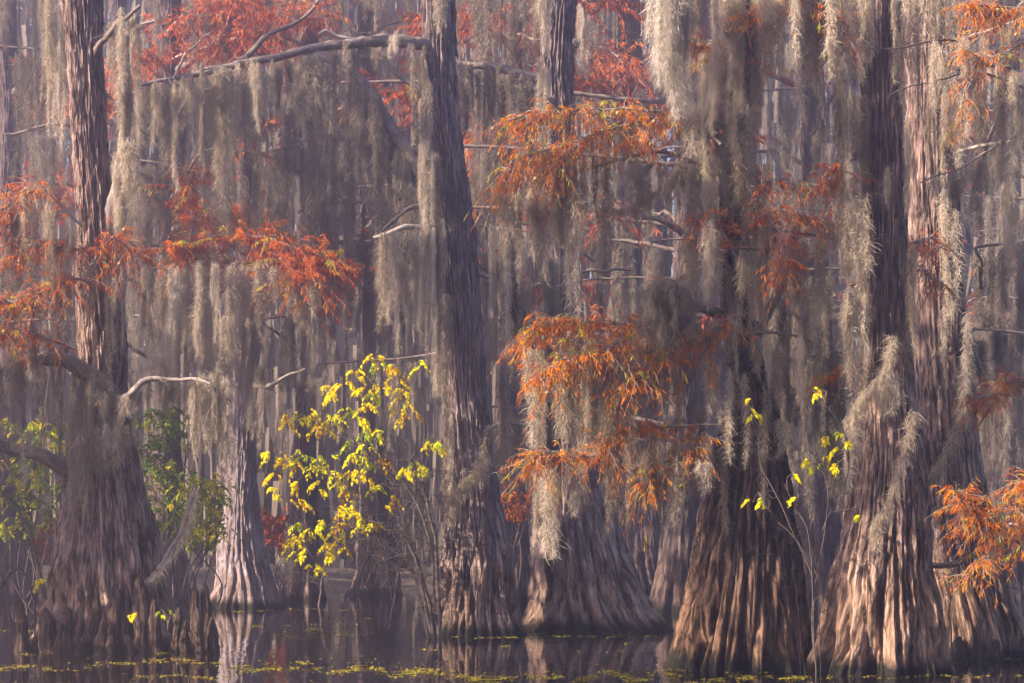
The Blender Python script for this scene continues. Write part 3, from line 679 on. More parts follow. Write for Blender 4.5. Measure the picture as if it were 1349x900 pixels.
near('moss hanging in long tails from the arched limb of the massive dark tree', 39.1, [[(-14, 490), (60, 478), (120, 492), (152, 525)]], 40, 150, 36)
near('single very long moss tail beside the massive dark trunk', 38.9, [[(84, 500), (116, 505)]], 120, 190, 8)
near('moss tail hanging in front of the lowest limb of the massive dark tree', 38.7, [[(28, 560), (36, 560)], [(96, 590), (108, 590)]], 80, 150, 6)
near('moss draped on the front of the massive dark trunk under its red needles', 38.9, [[(112, 352), (168, 375)], [(118, 420), (160, 440)], [(150, 340), (170, 350)]], 60, 150, 12, jit=.12)
near('moss skirt where the bleached branch leaves the massive dark trunk', 38.8, [[(118, 520), (172, 515)], [(110, 560), (160, 560)]], 30, 100, 14, jit=.15)
near('fringe of moss under the bleached dead branch', 39.2, [[(172, 515), (205, 500), (250, 502)]], 20, 70, 16)
near('heavy moss bundle hanging from the tip of the bleached dead branch', 39.0, [[(252, 500), (304, 492)]], 110, 185, 22, jit=.15)
near('dark moss curtain hanging from the branch above the bleached dead branch', 56, [[(186, 352), (240, 345)], [(205, 350), (285, 346)], [(225, 360), (280, 350)]], 90, 185, 40, pool=POOL, fat=1.3)
near('bright shaggy moss cloaking the top of the pale slender trunk', 55.6, [[(282, 350), (352, 345)], [(290, 420), (345, 420)], [(300, 380), (350, 380)]], 80, 190, 30, fat=1.35)
near('dark drooping moss under the tip of the red branch by the pale trunk', 55.6, [[(356, 355), (420, 372)]], 30, 70, 20, fat=1.3)
near('moss strands hanging beside the lower pale trunk', 62, [[(335, 470), (350, 480)], [(288, 560), (300, 570)], [(330, 520), (345, 525)]], 60, 130, 10, fat=1.4)
near('wide moss curtain hanging from the long bough that crosses to the centre trunk', 44.4, [[(182, 116, 43.7), (265, 98, 44), (310, 87, 44.2), (370, 79, 44.4), (420, 67, 44.6)]], 50, 250, 66, jit=.3, fat=1.1)
near('short moss fringe on the bough close to the centre trunk', 45, [[(430, 63, 44.7), (500, 54, 45.2), (545, 57, 45.6)]], 15, 80, 22)
near('moss hanging left of the centre trunk below its bough', 45.3, [[(538, 60), (575, 70)], [(545, 130), (572, 140)], [(556, 190), (580, 210)]], 90, 230, 24, jit=.2)
near('long moss tails under the stub branch of the centre trunk', 45, [[(494, 314), (545, 302), (580, 302)]], 60, 200, 24, jit=.15)
near('moss running down the left edge of the centre trunk', 45.3, [[(566, 290), (590, 290)], [(572, 380), (592, 390)], [(580, 470), (594, 480)], [(585, 540), (598, 550)]], 80, 180, 20, jit=.12)
near('moss patches clinging to the upper face of the centre trunk', 45.2, [[(560, 0), (590, 0)], [(565, 110), (590, 110)], [(572, 200), (592, 205)]], 60, 140, 8, jit=.08)
near('dark moss curtain under the bough left of the wide buttressed tree', 48.1, [[(592, 72), (620, 85), (660, 93), (702, 102)]], 50, 170, 34, pool=POOLDARK)
near('moss strands falling beside the upper trunk of the wide buttressed tree', 47.7, [[(704, -15), (724, -15)], [(762, 12), (776, 12)], [(708, 90), (722, 95)]], 80, 230, 18, jit=.15)
near('sunlit moss hanging in pale tails below the upper orange spray', 32.7, [[(652, 262), (700, 235), (745, 212), (800, 205)], [(690, 250), (770, 230)]], 60, 215, 44)
near('moss curtain between the upper orange spray and the bright moss rope', 33.1, [[(780, 220), (850, 205), (905, 215)], [(835, 230), (895, 240)]], 40, 144, 28)
near('bright white sunlit moss rope hanging at the top, nearest the camera', 30, [[(858, -25), (905, -25)], [(865, -10, 29.8), (895, -10, 29.8)]], 90, 300, 24, pool=POOLLIT, fat=.8, jit=.25)
near('moss mantle over the upper trunk of the dark fluted tree', 33.2, [[(905, 60), (1000, 50)], [(900, 130), (985, 130)], [(905, 205), (960, 205)], [(960, 190), (1015, 215)]], 90, 220, 67)
near('moss falling from the middle of the dark fluted trunk', 33.2, [[(905, 300), (960, 310)], [(960, 330), (1020, 340)], [(990, 300), (1090, 320)]], 70, 190, 48)
near('moss skirt above the flared base of the dark fluted tree', 33.1, [[(918, 470), (1010, 500)], [(922, 530), (975, 540)], [(1000, 540), (1040, 545)], [(930, 420), (985, 430)], [(985, 440), (1060, 450)]], 60, 170, 39)
near('long moss curtain under the middle orange spray', 33, [[(696, 455), (760, 440), (830, 445), (905, 450)], [(740, 470), (840, 490)]], 60, 250, 66)
near('lowest moss fringe under the bottom orange spray', 33, [[(790, 590), (850, 580), (930, 575)], [(700, 610), (760, 605)], [(850, 620), (930, 600)]], 40, 150, 40)
near('moss canopy hanging from above between the dark fluted tree and the nearest tree', 32.6, [[(905, -25), (1010, -25)], [(1000, -25), (1130, -25)], [(940, 0), (1100, 0)]], 60, 240, 70)
near('long moss sheet covering the left side of the nearest trunk', 32.4, [[(1098, -20), (1146, -20)], [(1102, 120), (1142, 120)], [(1104, 260), (1140, 260)], [(1110, 380), (1140, 390)]], 150, 300, 42, jit=.14)
near('moss sheet down the crack between the two rightmost tall trunks', 32.5, [[(1180, -20), (1212, -20)], [(1186, 150), (1206, 150)], [(1190, 320), (1208, 330)]], 130, 260, 15, jit=.14)
near('thin moss over the face of the nearest trunk', 32.35, [[(1142, -15), (1180, -15)], [(1148, 220), (1180, 220)], [(1140, 470), (1175, 470)]], 50, 150, 9, jit=.06, fat=.8)
near('moss hanging over the tall trunk with the bright bark strip', 36.6, [[(1224, -15), (1270, -15)], [(1232, 120), (1272, 120)], [(1236, 260), (1276, 270)], [(1240, 400), (1280, 410)]], 110, 240, 21, jit=.15)
near('moss tails hanging from the dark twigs at the upper right', 32.5, [[(1220, 62), (1300, 50)], [(1225, 105), (1290, 102)]], 40, 170, 14, fat=.9)
near('moss hanging along the right edge from the upper right branches', 33, [[(1318, 20), (1355, 20)], [(1325, 130), (1355, 130)], [(1290, 90), (1340, 100)], [(1328, 230), (1342, 230)]], 80, 240, 34)
near('pale moss on the bleached branch at the right', 34.2, [[(1218, 242), (1280, 216), (1330, 190)]], 20, 90, 26)
near('moss behind the right edge above the low orange spray', 39, [[(1270, 440), (1355, 440)], [(1290, 330), (1355, 320)]], 90, 220, 28, pool=POOLDARK)
near('moss hanging on the lower trunk of the nearest tree', 32.3, [[(1110, 540), (1130, 545)], [(1165, 480), (1180, 500)]], 60, 150, 8, jit=.06)
near('little moss tuft hanging in the haze below the yellow sapling', 47, [[(378, 690), (384, 690)]], 90, 115, 4)
near('moss strips hanging behind the yellow sapling', 50, [[(430, 480), (560, 470)]], 60, 180, 14, fat=1.1)
near('moss on the second stem of the wide buttressed tree', 47.4, [[(655, 300), (690, 300)], [(660, 360), (700, 370)], [(700, 330), (770, 340)]], 80, 200, 30)
near('grey moss veil in front of the wide buttressed trunk', 46.8, [[(690, 520), (790, 520)], [(650, 480), (720, 480)]], 60, 140, 26)
near('dark moss behind the dark fluted tree on its sunless side', 36, [[(985, 370), (1100, 360)], [(1010, 480), (1110, 470)]], 80, 230, 40, pool=POOLDARK)

far_specs = [
    ('dark dense moss under the arching limb behind the centre trunk', 52, [[(560, 255), (545, 212), (520, 170), (492, 130), (455, 95), (405, 68)], [(560, 270), (520, 190), (470, 110)]], 120, 260, 70),
    ('hazy moss curtain between the massive dark trunk and the wide bough curtain', 64, [[(165, 130), (260, 120)], [(180, 220), (260, 230)], [(170, 320), (240, 330)]], 120, 300, 60),
    ('hazy moss curtain in the middle of the wide bough curtain', 62, [[(255, 125), (350, 110)], [(270, 200), (360, 210)], [(260, 100), (330, 90)]], 150, 330, 60),
    ('hazy moss curtain toward the arching limb', 60, [[(345, 120), (450, 110)], [(360, 200), (460, 190)], [(400, 280), (480, 270)]], 130, 320, 64),
    ('hazy moss curtain above the yellow sapling', 63, [[(350, 330), (440, 320)], [(440, 320), (560, 320)], [(480, 250), (560, 250)]], 110, 260, 52),
    ('hazy low moss fringe beside the pale trunk', 66, [[(345, 430), (430, 420)], [(180, 420), (290, 430)]], 90, 200, 36),
    ('bright misty moss at the top left corner', 60, [[(-10, -20), (70, -20)], [(0, 60), (80, 80)], [(20, 180), (90, 170)]], 100, 260, 46),
    ('misty moss behind the red needles at the left edge', 62, [[(-10, 330), (90, 330)], [(0, 430), (100, 430)]], 80, 220, 34),
    ('misty moss at the top between the massive trunk and the bough', 66, [[(190, -25), (300, -25)], [(300, -25), (430, -25)], [(430, -20), (560, -20)]], 60, 200, 40),
    ('hazy moss between centre trunk and wide tree, upper layer', 63, [[(600, -20), (700, -20)], [(615, 120), (700, 130)], [(610, 200), (660, 210)]], 90, 240, 48),
    ('hazy moss between centre trunk and wide tree, lower layer', 61, [[(640, 300), (700, 310)], [(640, 420), (720, 430)], [(645, 540), (720, 540)]], 100, 220, 40),
    ('blue hazy moss right of the wide tree, upper layer', 70, [[(770, -20), (860, -20)], [(775, 110), (860, 120)]], 70, 200, 30),
    ('blue hazy moss right of the wide tree, lower layer', 62, [[(770, 260), (860, 280)], [(780, 370), (900, 370)], [(800, 470), (900, 480)]], 100, 240, 54),
    ('dim moss behind the bottom orange spray', 56, [[(690, 560), (800, 560)], [(790, 580), (920, 580)]], 70, 160, 36),
    ('dim moss in the gap left of the nearest trunk', 56, [[(1010, 120), (1110, 110)], [(1000, 250), (1110, 260)], [(1020, 400), (1120, 400)]], 110, 260, 60),
    ('dim moss in the lower gap left of the nearest trunk', 55, [[(1030, 520), (1120, 520)]], 80, 170, 18),
    ('dusky moss at the right edge, upper layer', 52, [[(1270, -20), (1360, -20)], [(1270, 150), (1360, 150)], [(1275, 260), (1360, 270)]], 110, 260, 46),
    ('dusky moss at the right edge, lower layer', 50, [[(1285, 400), (1360, 400)], [(1290, 500), (1360, 510)]], 110, 230, 34),
    ('dim moss showing between the moss mantle and the dark fluted trunk', 58, [[(860, 60), (960, 60)], [(880, 200), (990, 200)], [(870, 320), (980, 320)]], 120, 260, 46),
    ('faint deep layer of moss far behind the wide bough curtain', 82, [[(150, 60), (560, 40)], [(160, 220), (560, 200)]], 120, 300, 80),
    ('faint deep layer of moss far behind the orange sprays', 84, [[(600, 60), (1100, 60)], [(600, 260), (1100, 260)]], 110, 280, 80),
    ('faint deep layer of moss low behind the yellow sapling', 80, [[(160, 380), (580, 370)]], 80, 190, 36),
]
for n_, q in enumerate(far_specs):
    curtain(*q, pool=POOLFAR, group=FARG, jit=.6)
    for k_, line in enumerate(q[2]):
        if n_ == 0 or q[1] > 79: continue
        mid = P(*np.mean([v[:2] for v in line], axis=0), q[1])
        host = min(far_trees, key=lambda t: abs(t.location[0] - mid[0]) + 1.5 * abs(t.location[1] - mid[1]))
        support(host, line, q[1], 1300 + n_ * 5 + k_)
for host, D_, line in ((Cc, 50, [(430, 480), (560, 470)]), (E, 33.2, [(780, 220), (850, 205), (905, 215)]), (E, 33.2, [(960, 330), (1020, 340)]), (E, 33.3, [(990, 300), (1090, 320)]),
                       (E, 33.4, [(985, 440), (1060, 450)]), (Dd, 47.4, [(660, 300), (690, 300)]), (Dd, 47, [(690, 520), (790, 520)]), (G, 37, [(1270, 440), (1355, 440)]), (G, 37, [(1290, 330), (1355, 320)]), (G, 33.2, [(1290, 90), (1340, 100)]),
                       (E, 36, [(985, 370), (1100, 360)]), (E, 36, [(1010, 480), (1110, 470)]), (E, 33.2, [(700, 610), (760, 605), (850, 620), (930, 600)])):
    support(host, line, D_, 1500 + int(line[0][0]), .04)

garland('moss rope sagging from the bleached branch up to the shaggy pale trunk', 45, [(164, 492), (196, 478), (218, 450), (230, 400), (234, 352)], .16)
garland('moss rope wound diagonally across the nearest trunk, upper turn', 32.0, [(1176, 440, 32.3), (1170, 480, 32.2), (1148, 512, 32.15), (1128, 540, 32.3), (1124, 600, 32.2)], .10)
garland('moss rope trailing down the nearest trunk to its lit foot', 31.75, [(1204, 540, 32.2), (1196, 580, 31.9), (1182, 630, 31.8), (1168, 670, 31.7), (1154, 692, 31.65), (1156, 720, 31.6)], .07)
garland('moss rope hooked over the trunk with the bright bark strip', 36.2, [(1272, 470, 36.8), (1262, 560, 36.5), (1234, 620, 36.3), (1216, 640, 36.3)], .09)
garland('moss collar slung around the waist of the centre trunk', 45, [(640, 600, 45.3), (636, 622, 45), (616, 640, 44.9), (600, 668, 45), (592, 690, 45.3)], .12)
garland('twisted moss rope from the centre trunk to its dark side stub', 45, [(592, 660, 45.3), (606, 640, 44.8), (630, 612, 44.9), (644, 560, 45.3)], .10)
garland('moss swag between the upper orange spray and the moss mantle', 33, [(790, 275), (820, 276), (850, 262), (880, 240), (900, 222)], .07)
garland('moss rope lying along the arched limb of the massive dark tree', 39, [(-10, 482), (60, 470), (115, 484), (150, 520)], .20)
garland('moss collar hanging low on the massive dark trunk', 38.7, [(112, 560), (118, 600), (140, 612), (160, 590), (168, 560)], .10)
garland('moss rope along the leaning root branch of the massive dark tree', 39, [(258, 642), (252, 680), (238, 715), (212, 752), (196, 768)], .07, 420)

# broken moss-covered snag on the dark tree's stub
sn = thing('moss_clump', 'shaggy domed moss clump on the broken stub above the middle orange spray', 'moss', P(872, 410, 32.3), NEARG)
g = np.random.default_rng(5); geos = []
for i in range(40):
    a = g.uniform(0, 6.28); r = g.uniform(.03, .46)
    top = P(874, 366, 32.3) + np.array([r * np.cos(a) * .45, r * np.sin(a) * .45, -r * .15])
    end = top + np.array([r * np.cos(a) * .8, r * np.sin(a) * .8, -g.uniform(.35, 1.25)])
    geos.append(filaments(smooth_path([top, (top + end) / 2 + np.array([r * np.cos(a) * .25, r * np.sin(a) * .25, .1]), end], 8), .04, 330, .0065, g, (.07, .18), top=.9))
V, F_, _ = join(geos); part('fibres', V, F_, MOSSDARK, sn, smooth=False)
V, F_, uv = tubes(np.array([smooth_path(W(32.3, (874, 372), (880, 400), (905, 430)), 12)]), np.linspace(.16, .12, 12)[None], 12, 5, .2)
part('snag', V, F_, DARKTWIG, sn, uv)
V, F_, uv = twig_geo(smooth_path(W(32.3, (874, 362), (876, 372), (885, 390)), 12), 14, .5, g, .009, .1, .3); part('twigs', V, F_, TWIG, sn, uv)

# ------------------------------------------------------------------ SHRUBS AND SAPLINGS
def leaf_geo(pos, d, L, Wd, g):
    """ovate leaves: pos (K,3), direction (K,3); eight points each folded along the midrib"""
    K = len(pos)
    d = d / (np.linalg.norm(d, axis=1, keepdims=True) + 1e-9)
    w = np.cross(d, g.normal(0, .6, (K, 3)) + np.array([0, -.8, .7])); w /= np.linalg.norm(w, axis=1, keepdims=True) + 1e-9
    nrm = np.cross(w, d)
    rows = []
    for s, ww, lift in ((0, .04, 0), (.3, .46, .10), (.65, .40, .09), (1., .03, -.12)):
        c = pos + d * L[:, None] * s + nrm * (L * lift)[:, None]
        e = w * (Wd * ww)[:, None]; fold = nrm * (Wd * ww * .35)[:, None]
        rows += [c - e + fold, c, c + e + fold]
    V = np.stack(rows, 1).reshape(-1, 3)
    b = np.arange(K)[:, None] * 12
    F = np.concatenate([np.stack([b + 3 * i + j, b + 3 * i + j + 1, b + 3 * i + j + 4, b + 3 * i + j + 3], -1) for i in range(3) for j in range(2)], 1).reshape(-1, 4)
    return V, F

def leaf_clusters(centres, g, per, leaf, spread, tint_mu=.55, tint_sd=.16):
    """drooping pinnate clusters; returns leaves (V,F,tint) and rachis tubes"""
    Vs, tints, paths = [], [], []
    pos, dirs, tn = [], [], []
    for c in centres:
        mu = np.clip(g.normal(tint_mu, tint_sd), 0, 1)
        for _ in range(per):
            d = g.normal(0, 1, 3); d[1] *= .8; d[2] = abs(d[2]) * .2 - .15; d /= np.linalg.norm(d)
            l = spread * g.uniform(.5, 1.2); s = np.linspace(0, 1, 6)[:, None]
            p = c + g.normal(0, spread * .25, 3) + l * (d * s + np.array([0, 0, -.7]) * s ** 2); paths.append(p)
            for k in (1, 2, 3, 4, 5):
                for sd in ((-1, 1) if k < 5 else (0,)):
                    t = p[k] - p[k - 1]; t /= np.linalg.norm(t)
                    si = np.cross(t, [0, 0, 1.]); si /= np.linalg.norm(si) + 1e-9
                    pos.append(p[k]); dirs.append(t * .7 + si * sd * .7 + np.array([0, 0, -.45]) + g.normal(0, .2, 3)); tn.append(np.clip(mu + g.normal(0, .13), 0, 1))
    pos, dirs = np.array(pos), np.array(dirs); K = len(pos)
    L = leaf * g.uniform(.65, 1.25, K)
    V, F = leaf_geo(pos, dirs, L, L * .5, g)
    return (V, F, np.repeat(np.array(tn), 12)), tubes(np.array(paths), np.full((len(paths), 6), .004), 3)

def sapling(name, label, base, stems, centres, D, per, leaf, spread, mat, seed, stem_r=.025, wood=TWIG, mu=.55, sd=.16, group=None):
    g = np.random.default_rng(seed)
    root = thing(name, label, 'shrub', base, group)
    stem_pts = []
    for st in stems:
        pts = W(D, *st)
        _, p = limb('stem', root, pts, stem_r, .008, wood, 4, .4, seed + len(stem_pts), 7, .1)
        stem_pts.append(p)
    allp = np.vstack(stem_pts)
    cs, tw = [], []
    for c in centres:
        w = P(c[0], c[1], c[2] if len(c) > 2 else D + g.normal(0, .25))
        cs.append(w)
        near_ = allp[np.argmin(np.linalg.norm(allp - w - np.array([0, 0, -.25]), axis=1))]
        m = (near_ + w) / 2 + np.array([0, 0, .12]) + g.normal(0, .06, 3)
        tw.append(smooth_path([near_, m, w], 9))
    (V, F, t), ra = leaf_clusters(cs, g, per, leaf, spread, mu, sd)
    if per == 1:
        rV = ra[0].reshape(len(tw), -1, 3)
        for i in range(len(tw)):
            one = tubes(tw[i][None], np.linspace(.012, .005, 9)[None], 4)
            st = tubes(np.array([[tw[i][-1], (tw[i][-1] + rV[i][:3].mean(0)) / 2, rV[i][:3].mean(0)]]), np.full((1, 3), .004), 3)
            k_ = len(ra[1]) // len(tw)
            tV, tF, tu = join([one, st, (rV[i], ra[1][:k_], ra[2][:len(rV[i])])])
            part('twig', tV, tF, wood, root, tu)
        part('leaves', V, F, mat, root, tint=t)
        return root
    tV, tF, tu = join([tubes(np.array(tw), np.tile(np.linspace(.012, .005, 9), (len(tw), 1)), 4), ra])
    part('twigs', tV, tF, wood, root, tu)
    part('leaves', V, F, mat, root, tint=t)
    return root

ycl = [(486, 470), (500, 480), (522, 482), (470, 492), (455, 505), (440, 520), (432, 512), (476, 510), (490, 520), (505, 510), (480, 530), (460, 540), (527, 505), (532, 520), (526, 540), (540, 545),
       (380, 552), (395, 548), (410, 545), (420, 548), (432, 560), (440, 545), (415, 565), (475, 555), (480, 570), (482, 590), (500, 570), (465, 580), (490, 610), (505, 605),
       (358, 600), (370, 605), (360, 625), (365, 650), (385, 610), (390, 640), (392, 660), (400, 600), (415, 610), (430, 600), (440, 620), (425, 640), (450, 635), (455, 650), (470, 620), (485, 630), (497, 640),
       (470, 600), (480, 690), (455, 685), (445, 690), (430, 690), (415, 700), (400, 705), (392, 690), (388, 715), (405, 725), (418, 745), (435, 730), (450, 715), (470, 680), (430, 715), (446, 668), (460, 665), (510, 660), (500, 690),
       (545, 610), (560, 615), (535, 615), (575, 580), (572, 590), (550, 480)]
sapling('yellow_sapling', 'yellow leaved sapling leaning over the water beside the centre trunk', P(566, 845, 44.4) * np.array([1, 1, 0]),
        [[(566, 850), (560, 770), (535, 690), (510, 610), (500, 540), (488, 470)], [(566, 850), (550, 760), (500, 690), (450, 640), (400, 600), (365, 590)],
         [(562, 830), (540, 750), (480, 700), (420, 700), (395, 720)], [(563, 840), (552, 740), (528, 640), (528, 560), (530, 500)], [(560, 800), (545, 700), (560, 620), (575, 575)], [(520, 640), (470, 590), (430, 560), (385, 545)]],
        ycl, 44.3, 4, .11, .28, YELLOW, 901, .013, DARKTWIG, .60, .24)
sapling('yellow_sapling', 'thin bright yellow sapling growing between the two fluted trunks at the right', P(1085, 900, 32) * np.array([1, 1, 0]),
        [[(1075, 900), (1076, 800), (1084, 700), (1090, 640), (1085, 600)], [(1075, 880), (1068, 780), (1055, 690), (1030, 640)], [(1084, 700), (1110, 640), (1116, 570), (1075, 520)], [(1078, 760), (1040, 700), (1005, 660)], [(1070, 760), (1010, 620), (990, 540)]],
        [(988, 530), (992, 545), (985, 540), (996, 548), (1000, 655), (1008, 660), (992, 662), (1050, 652), (1048, 658), (1042, 625), (1058, 600), (1066, 605), (1075, 610), (1085, 605), (1092, 612), (1060, 615), (1110, 570), (1112, 580), (1104, 588), (1070, 515), (1074, 521), (1088, 572), (1102, 612), (1133, 676)],
        31.6, 1, .105, .12, YELLOW, 902, .012, DARKTWIG, .72, .12)
def shrub(label, base_px, D, box, n, mat, seed, leaf=.16, mu=.45, sd=.25, name='green_shrub'):
    g = np.random.default_rng(seed); x0, y0, x1, y1 = box
    base_py = HORIZ + CAMH * FPX / D
    stems = [[(base_px + g.normal(0, 8), base_py), (base_px + g.normal(0, 12), (base_py + y1) / 2), (g.uniform(x0, x1), (y0 + y1) / 2 + 20), (g.uniform(x0, x1), g.uniform(y0, y0 + 40))] for _ in range(6)]
    cs = [(np.clip(g.normal((x0 + x1) / 2, (x1 - x0) * .3), x0, x1), g.uniform(y0, y1), D + g.normal(0, .7)) for _ in range(n)]
    return sapling(name, label, ((base_px - 674.5) / FPX * D, D, 0), stems, cs, D, 3, leaf * .72, .34, mat, seed, .03, DARKTWIG, mu, sd, 'leafy shrubs on the far side of the water')
shrub('green shrub with yellowing top, behind the massive dark trunk', 222, 57, (172, 535, 255, 690), 95, GREEN, 910)
shrub('yellow flecked shrub seen under the lowest limb of the massive dark tree', 40, 56, (-5, 550, 85, 700), 90, GREEN, 911, mu=.62)
shrub('yellow green bush leaning toward the foot of the pale trunk', 262, 55, (230, 630, 296, 720), 60, GREEN, 912, mu=.7)
shrub('low rust coloured bush on the far shore, beside the pale trunk', 372, 74, (345, 672, 400, 718), 55, RUST, 913, .2, .6, .2, 'rust_bush')
shrub('low rust coloured bush on the far shore at the left edge', 20, 74, (-10, 690, 70, 730), 55, RUST, 914, .2, .6, .2, 'rust_bush')
shrub('small rust tinted shrub low between the centre trunk and the wide tree', 672, 55, (655, 640, 700, 680), 24, RUST, 915, .14, .8, .2, 'rust_bush')

for lb, px, py, n_, sd_ in (('sprig of three bright yellow leaves at the left foot of the massive dark tree', 52, 768, 3, 31), ('small yellow sprig sprouting low between the knees of the massive dark tree', 176, 812, 3, 32),
                        ('small green sprig sprouting beside the tall knees of the massive dark tree', 217, 808, 3, 33)):
    sapling('leaf_sprig', lb, P(px, py + 22, 38.2), [[(px + 4, py + 22), (px + 5, py + 8), (px, py)]], [(px - 6, py - 3), (px + 5, py - 5), (px + 1, py + 3)][:n_], 38.2, 1, .09, .07, YELLOW, sd_, .006, DARKTWIG, .95 if 'green' in lb else .6, .05)

def brush(label, base, D, dirs, n, tl, seed, mat=DARKTWIG, r=.05, name='dead_brush'):
    """leafless tangle: a few leaning stems with many fine twigs"""
    g = np.random.default_rng(seed)
    root = thing(name, label, 'dead brush', base)
    for i, q in enumerate(dirs):
        pts = W(D, *q); n_ = 26
        p = smooth_path(pts, n_); p[1:] += g.normal(0, .015, (n_ - 1, 3)).cumsum(0)
        a = tubes(p[None], (r * (1 - .75 * np.linspace(0, 1, n_)))[None], 8, seed + i, .15)
        b = twig_geo(p, n, tl, g, .010, .1, .3, 9)
        bt = b[0].reshape(n, 9, 4, 3).mean(2)
        c = [twig_geo(q2, 4, tl * .5, g, .006, 0, .3) for q2 in bt]
        V, F, uv = join([a, b] + c)
        part('stem', V, F, mat, root, uv)
    return root
brush('tangle of bare grey twigs left of the foot of the centre trunk', P(570, 840, 44) * np.array([1, 1, 0]), 44,
      [[(578, 850), (572, 780), (560, 700), (530, 640), (500, 620)], [(575, 850), (560, 770), (520, 740), (500, 735)], [(578, 850), (576, 720), (566, 640), (545, 600)], [(570, 840), (540, 720), (500, 690), (470, 680)]], 42, 1.0, 920, DARKTWIG)
brush('bare dead branches leaning out of the water at the lower left', P(30, 858, 39) * np.array([1, 1, 0]), 39,
      [[(60, 790), (45, 730), (20, 670), (-10, 640)], [(-15, 800), (10, 760), (30, 750), (45, 800), (50, 860)], [(-15, 730), (15, 770), (25, 860)]], 8, .6, 921, DARKTWIG, .045)
brush('thin bare stems in front of the crack between the two fluted trunks', P(1070, 890, 32.4) * np.array([1, 1, 0]), 32.4,
      [[(1062, 895), (1050, 800), (1040, 720), (1052, 660)], [(1080, 895), (1078, 780), (1060, 700), (1020, 690)], [(1055, 895), (1040, 760), (1010, 700)]], 9, .5, 922, DARKTWIG, .010)
brush('bare twigs under the low orange spray at the right', P(1275, 880, 34.5) * np.array([1, 1, 0]), 34.5,
      [[(1262, 880), (1255, 800), (1262, 740), (1290, 690)], [(1290, 880), (1300, 800), (1330, 740)]], 9, .6, 923, DARKTWIG, .016)
brush('dim twiggy brush low on the far shore behind the sapling', P(440, 800, 66) * np.array([1, 1, 0]), 66,
      [[(420, 800), (430, 740), (470, 700)], [(470, 800), (480, 740), (520, 690)], [(520, 800), (500, 740), (440, 690)]], 18, 1.6, 924, DARKTWIG, .05)

# ------------------------------------------------------------------ WATER, BANK, DUCKWEED, FAR WOODS
def grid(x0, x1, y0, y1, nx, ny, zf):
    x, y = np.meshgrid(np.linspace(x0, x1, nx), np.linspace(y0, y1, ny))
    V = np.stack([x, y, zf(x, y)], -1).reshape(-1, 3); idx = np.arange(nx * ny).reshape(ny, nx)
    return V, np.stack([idx[:-1, :-1], idx[:-1, 1:], idx[1:, 1:], idx[1:, :-1]], -1).reshape(-1, 4)

m, nt, N, L = new_mat('swamp_water')
out = N.new('ShaderNodeOutputMaterial'); b = N.new('ShaderNodeBsdfPrincipled'); L.new(b.outputs[0], out.inputs[0])
b.inputs['Base Color'].default_value = (.012, .009, .009, 1); b.inputs['Roughness'].default_value = .035; b.inputs['IOR'].default_value = 1.33
tc = N.new('ShaderNodeTexCoord'); bp = N.new('ShaderNodeBump'); bp.inputs['Strength'].default_value = .35; bp.inputs['Distance'].default_value = .02
L.new(noise(N, L, mapping(N, L, tc.outputs['Object'], (1.2, .5, 1)), 1.6, 3), bp.inputs['Height']); L.new(bp.outputs[0], b.inputs['Normal'])
WATER = m
V, F_ = grid(-120, 120, -8, 145, 2, 2, lambda x, y: 0 * x)
w = link('water', raw_mesh('water', V, F_, WATER), None); w['kind'] = 'structure'; w['label'] = 'dark still swamp water reflecting the trunks'

m, nt, N, L = new_mat('mud')
out = N.new('ShaderNodeOutputMaterial'); b = N.new('ShaderNodeBsdfPrincipled'); L.new(b.outputs[0], out.inputs[0])
tc = N.new('ShaderNodeTexCoord'); r_ = ramp(N, [(.35, (.03, .024, .02)), (.65, (.09, .065, .045))]); L.new(noise(N, L, tc.outputs['Object'], .9, 5), r_.inputs[0])
L.new(r_.outputs[0], b.inputs['Base Color']); b.inputs['Roughness'].default_value = .95
V, F_ = grid(-120, 120, 79, 145, 160, 50, lambda x, y: -.25 + np.clip((y - 82) / 14, 0, 1.2) * .8 + .18 * vnoise(x * .35, y * .35, 8) + .06 * vnoise(x * 1.4, y * 1.4, 9))
o = link('bank', raw_mesh('bank', V, F_, m), None); o['kind'] = 'structure'

# duckweed: streaks of tiny floating leaves
g = np.random.default_rng(31); pts = []
streaks = [(0, 90, 842, 4, 500), (0, 60, 832, 2, 120), (150, 270, 836, 2, 220), (120, 300, 873, 5, 900), (0, 120, 881, 5, 700), (130, 290, 852, 3, 300), (280, 420, 826, 4, 520), (280, 500, 837, 5, 900), (400, 460, 833, 5, 420),
           (430, 500, 815, 2, 160), (300, 560, 883, 8, 3000), (540, 900, 890, 8, 3200), (620, 660, 893, 5, 700), (820, 1000, 894, 6, 1000), (930, 1060, 893, 5, 900), (1060, 1349, 891, 4, 700), (560, 720, 840, 2, 380), (690, 880, 838, 3, 420),
           (660, 700, 852, 2, 200), (820, 900, 826, 2, 120), (300, 360, 806, 2, 120), (380, 520, 803, 2, 240), (540, 580, 857, 2, 120), (180, 300, 893, 3, 260), (0, 1349, 880, 20, 900), (250, 900, 830, 25, 700), (20, 300, 860, 4, 500), (1200, 1349, 868, 3, 260), (880, 1090, 883, 4, 500)]
for x0, x1, y, sy, n in streaks:
    n = int(n * .5)
    x = g.uniform(x0, x1, n); yy = y + g.normal(0, sy * .35, n) + sy * .9 * vnoise(x / 40., np.full(n, y * .7), 12)
    keep = vnoise(x / 13., yy / 1.7, 14) > -.02
    pts.append(np.stack([x[keep], yy[keep]], -1))
q = np.vstack(pts); q = q[q[:, 1] > 797]
D_ = CAMH * FPX / (q[:, 1] - HORIZ); x = (q[:, 0] - 674.5) / FPX * D_
K = len(x); s = g.uniform(.010, .032, K) * np.clip(D_ / 38, .8, 1.6); a = g.uniform(0, 6.28, K)
V = []
